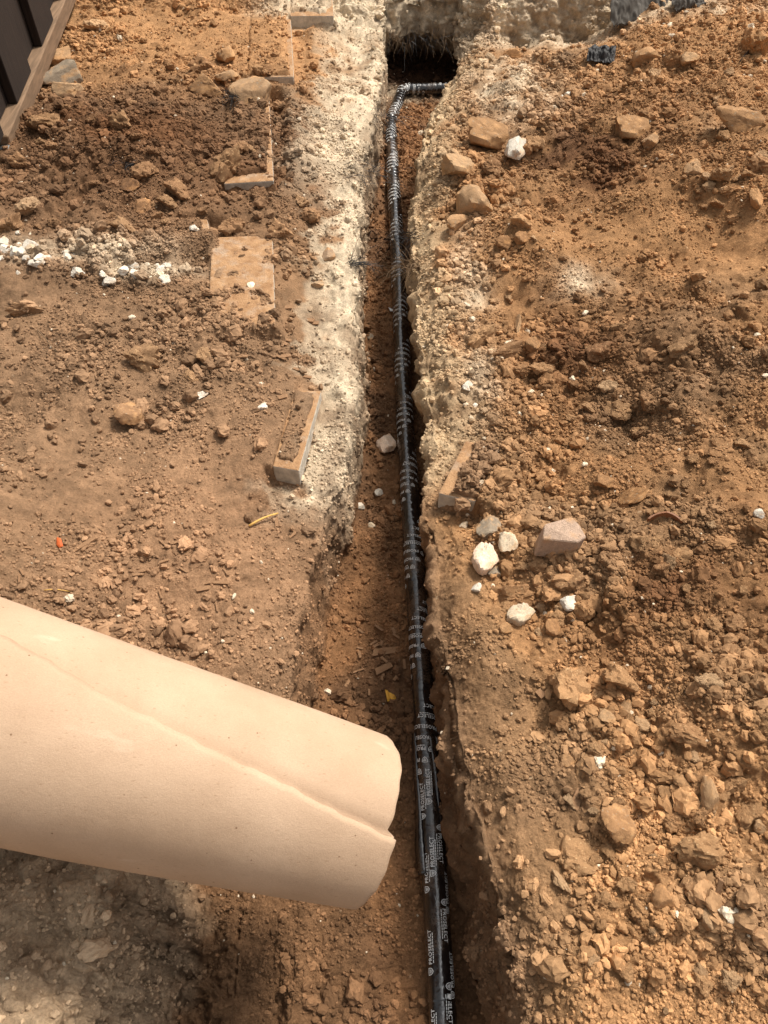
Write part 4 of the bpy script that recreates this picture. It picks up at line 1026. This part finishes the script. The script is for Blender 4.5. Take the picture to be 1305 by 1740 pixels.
for th, s_start, up_dir in ((.62, .0, 1), (-.38, .055, -1), (-1.12, .11, 1), (.02, .03, 1)):     # the lengthways tape on the near part
    j = 0
    while True:
        s0 = s_start + j * .150
        if s0 > S_SPLIT - .02: break
        if th == .02 and s0 < S_SPLIT - .19: j += 1; continue
        if up_dir > 0: stamp(lambda a, c: surf(min(s0 + a, ST[-1]), th - (-c) / R_PIPE))
        else: stamp(lambda a, c: surf(max(s0 + .085 - a, 0), th - c / R_PIPE))
        j += 1
me = mesh_from('printed_lettering', V, F); obj('printed_lettering', me, M['ink'], pipe)
# loose tape edges where the spiral wrap ends
def tape_flap(s_a, s_b, th_a, th_b, w_, lift, name):
    V, F = [], []; n = 40
    for i in range(n + 1):
        t = i / n; s_ = s_a + (s_b - s_a) * t; th = th_a + (th_b - th_a) * t
        for q, l in ((0, .001), (.5, lift * .5 + .001), (1, lift * (.6 + .4 * math.sin(9 * t)))): V.append(surf(s_, th + q * w_ / R_PIPE, l))
    for i in range(n):
        for q in range(2): F.append((3 * i + q, 3 * i + q + 1, 3 * i + q + 4, 3 * i + q + 3))
    o = obj(name, mesh_from(name, V, F, True), M['tape'], pipe); md = o.modifiers.new('thickness', 'SOLIDIFY'); md.thickness = .0006
s_f0, s_f1 = s_of(1390), s_of(1245)
tape_flap(s_f0 - .12, s_f1, .75, 1.25, .020, .012, 'loose_tape_edge')
tape_flap(s_f0 - .05, s_f1 - .02, -1.2, -.7, .016, .006, 'loose_tape_edge')

# ------------------------------------------------------------------ the roll of brown paper
zr_, zl_ = .15, .31
Pr, Pl = at3(648, 1394, zr_), at3(0, 1221, zl_)
dr = (Vector((0, 0, H)) - Pr).length; dl = (Vector((0, 0, H)) - Pl).length
def depth_of(p): return p.y * CP + (H - p.z) * SP
rr_ = 292 / FPX * depth_of(Pr) / 2; rl_ = 402 / FPX * depth_of(Pl) / 2
Pl2 = Pl + (Pl - Pr) * .38; rl2 = rl_ + (rl_ - rr_) * .38
ax = (Pl2 - Pr); LEN = ax.length; ax.normalize()
NA, TURNS = 150, 2.6
NS = 260
V = []
org = Pr.lerp(Pl2, .5); org.z -= (rr_ + rl2) / 2
for i in range(NA + 1):
    t = i / NA
    c = Pr + ax * (LEN * t); R_ = rr_ + (rl2 - rr_) * t
    toc = (Vector((0, 0, H)) - c); e1 = (toc - ax * toc.dot(ax)).normalized(); e2 = e1.cross(ax)
    if e2.y < 0: e2 = -e2
    th_s = math.radians(-9 + 44 * min(t / .72, 1.4)) + .018 * math.sin(t * 9) + .006 * math.sin(t * 31 + 1) + .004 * math.sin(t * 170) + .006 * math.sin(t * 97 + 2)
    for j in range(NS + 1):
        f = j / NS; ang = th_s - f * TURNS * 2 * math.pi
        lay = f * TURNS
        r_ = R_ - .007 * lay - .004 * (1 - math.exp(-lay * 3))
        d_ang = (ang - th_s + math.pi) % (2 * math.pi) - math.pi
        r_ -= (.005 * math.exp(-((d_ang - .02) / .05) ** 2) + .006 * math.exp(-((d_ang - .05) / .4) ** 2)) * (1 - .5 * t) * (1 if lay > .4 else .35)      # pressed in along the overlap
        r_ += .003 * math.sin(2 * ang + 1.1) + .0006 * math.sin(5 * ang + 7 * t)
        if lay < .3: r_ += .0015
        sn = math.sin(ang - .42) if (d_ang > .02 and lay > .4) else math.sin(ang + .15)
        endw = (-(.030 if sn > 0 else .018) * sn * sn - (.008 if (lay > .4 and d_ang > 0) else .0)) * math.exp(-t * 9)
        tear = (.0010 * math.sin(9 * ang + 1) + .0007 * math.sin(23 * ang)) * math.exp(-t * 40)
        p_ = c - ax * (endw + tear) + e1 * (r_ * math.cos(ang)) + e2 * (r_ * math.sin(ang))
        V.append(p_ - org)
F = [(i * (NS + 1) + j, i * (NS + 1) + j + 1, (i + 1) * (NS + 1) + j + 1, (i + 1) * (NS + 1) + j) for i in range(NA) for j in range(NS)]
roll = obj('paper_roll', mesh_from('paper_roll', V, F, True), M['paper']); roll.location = org
md = roll.modifiers.new('thickness', 'SOLIDIFY'); md.thickness = .0016; md.offset = 0
tag(roll, 'loose roll of brown builder\'s paper lying over the near left of the trench', 'paper roll')

# ------------------------------------------------------------------ the board gate at the top left
gate = empty('board_gate', (-1.363, 2.8, .03))
tag(gate, 'dark stained board gate on a grey bottom rail at the top left', 'gate')
A_, B_ = Vector((-1.360, 2.78, 0)), Vector((-1.63, 5.6, 0)); al = (B_ - A_).normalized(); ou = Vector((al.y, -al.x, 0))   # ou points at the trench side
if ou.x < 0: ou = -ou
def gate_box(name, y0, y1, o0, o1, z0, z1, m, bev=.003):
    c = []
    for z in (z0, z1):
        for s_, o_ in ((y0, o0), (y1, o0), (y1, o1), (y0, o1)): c.append(A_ + al * s_ + ou * o_ + Vector((0, 0, z)) - gate.location)
    return obj(name, bm_mesh(name, box_bm(c, bev, 1)), m, gate)
gate_box('bottom_rail', 0, 2.84, -.10, 0, .03, .10, M['rail_wood'], .004)
yy = -.28; i = 0
while yy < 2.8:
    gate_box('batten', yy, yy + .285, -.047, -.012, .1015, 1.85 + .004 * (i % 3), M['fence_wood'])
    gate_box('board', yy + .245, yy + .57, -.075, -.0485, .1015, 1.84, M['fence_wood'])
    yy += .53; i += 1
gate_box('foot_plate', -.03, -.002, -.05, -.004, -.03, .07, M['steel'], .002)
gate_box('drop_bolt', -.018, -.006, -.002, .01, -.04, .06, M['steel'], .002)

# ------------------------------------------------------------------ torn weed fabric, fibres and roots
def fabric_sheet(name, px, py, w, h, label, seed, m, up=.05, rot=0):
    p, n, d = on_ground(px, py); s = d / FPX; g = np.random.default_rng(seed); nu, nv = 60, 36
    V = []; fs = min(1, w * s / .26)
    for j in range(nv + 1):
        for i in range(nu + 1):
            u, v = i / nu - .5, j / nv - .5
            edge = .06 * noise(u * 9 + seed, v * 9, 1.0)
            x = (u * (1 + edge)) * w * s; y = v * h * s * 1.6
            z = up * (.75 - 2.2 * v * v) * (1 - 1.2 * u * u) + fs * .04 * float(noise(u * 3.2 + seed, v * 2.2, 2)) + fs * .03 * abs(float(noise(u * 7 + seed, v * 3, 5))) + fs * .016 * abs(float(noise(u * 15 + seed, v * 6 + u * 5, 9)))
            V.append((x, y, z))
    F = [(j * (nu + 1) + i, j * (nu + 1) + i + 1, (j + 1) * (nu + 1) + i + 1, (j + 1) * (nu + 1) + i) for j in range(nv) for i in range(nu) if not (j in (0, nv - 1) and g.random() < .35)]
    o = obj(name, mesh_from(name, V, F, True), m); o.location = (p.x, p.y, p.z + .01); o.rotation_euler = (.25, 0, rot)
    md = o.modifiers.new('thickness', 'SOLIDIFY'); md.thickness = .0015
    tag(o, label, 'fabric scrap')
    bm = bmesh.new()
    for k in range(40):
        u = g.uniform(-.5, .5); a = Vector((u * w * s, -.5 * h * s * 1.55, up * .1)); q = [a]
        dirv = Vector((g.normal(0, .25), -1, g.normal(-.4, .3))).normalized()
        for _ in range(4): q.append(q[-1] + dirv * g.uniform(.006, .014)); dirv = (dirv + Vector(g.normal(0, .3, 3))).normalized()
        strand(bm, q, .0007, .0004, 3)
    obj('fringe', bm_mesh('fringe', bm), M['fibre'], o)
    return o
fabric_sheet('torn_fabric', 1078, 22, 96, 60, 'torn grey weed fabric bunched at the top right of the trench', 3, M['fabric'], .09)
fabric_sheet('torn_fabric', 1165, 8, 60, 22, 'narrow tail of grey fabric at the top edge', 5, M['fabric'], .03, .4)
fabric_sheet('torn_fabric', 1018, 100, 46, 26, 'dark flap of fabric in the rubble below the torn grey piece', 8, M['fibre'], .03, -.2)
def tuft(name, px, py, n, length, dirv, spread_, label, m, seed, zoff=.0, width=.03, droop=.4, cat='fibres', base=None, thick=.0009):
    if base is None: p, _, d = on_ground(px, py); p = p + Vector((0, 0, zoff))
    else: p = Vector(base)
    g = np.random.default_rng(seed); bm = bmesh.new()
    for k in range(n):
        q = [Vector((g.normal(0, width), g.normal(0, width * .5), g.normal(0, width * .2)))]
        dv = (Vector(dirv).normalized() + Vector(g.normal(0, spread_, 3))).normalized()
        L_ = length * g.uniform(.5, 1.2) / 6
        for _ in range(6):
            q.append(q[-1] + dv * L_); dv = (dv + Vector((g.normal(0, .22), g.normal(0, .22), g.normal(0, .22) - droop * .25))).normalized()
        strand(bm, q, thick, thick * .4, 3)
    o = obj(name, bm_mesh(name, bm), m); o.location = p; return tag(o, label, cat)
tuft('fibre_tuft', 604, 452, 46, .09, (1, -.2, .2), .45, 'black fibre tuft on the left lip of the trench', M['fibre'], 1, .01, .015)
tuft('fibre_tuft', 705, 455, 60, .13, (-.5, -.2, .1), .6, 'frayed grey fibres crossing the pipe from the right lip', M['root'], 2, .01, .02)
tuft('fibre_tuft', 698, 405, 50, .10, (-.7, -.3, .2), .5, 'dark fibres on the right lip above the crossing ones', M['fibre'], 3, .005, .03)
tuft('fibre_tuft', 402, 178, 46, .09, (-.4, -.6, .3), .5, 'black fibre tuft in front of the broken concrete block', M['fibre'], 4, .03, .012)
tuft('fibre_tuft', 226, 285, 26, .09, (-.6, -.5, .2), .5, 'faint grey fibre tuft on the dark heap', M['fibre'], 5, .01, .015)
tuft('fibre_tuft', 612, 285, 70, .10, (.7, -.3, -.1), .6, 'black fibre fringe along the left trench edge near the bend', M['fibre'], 6, -.01, .06)
tuft('fibre_tuft', 640, 190, 50, .10, (.7, -.2, -.3), .5, 'dark fibres on the left trench edge beside the elbow', M['fibre'], 7, -.01, .05)
hx = [lipL(Y_END) + (lipR(Y_END) - lipL(Y_END)) * t for t in (.18, .5, .82)]
tuft('root_fringe', 0, 0, 40, .10, (0, -.25, -1), .35, 'pale root hairs hanging at the left of the dark hollow', M['root'], 8, base=(hx[0], Y_END - .005, -.10), width=.06, cat='roots')
tuft('root_fringe', 0, 0, 46, .10, (.1, -.25, -1), .45, 'black roots hanging in the middle of the dark hollow', M['fibre'], 9, base=(hx[1], Y_END - .012, -.11), width=.08, cat='roots', thick=.0014)
tuft('root_fringe', 0, 0, 40, .10, (.2, -.25, -1), .4, 'tangled roots hanging at the right of the dark hollow', M['root'], 10, base=(hx[2], Y_END - .012, -.09), width=.07, cat='roots')
print('rocks', CNT[0], 'ground verts', P2.shape)
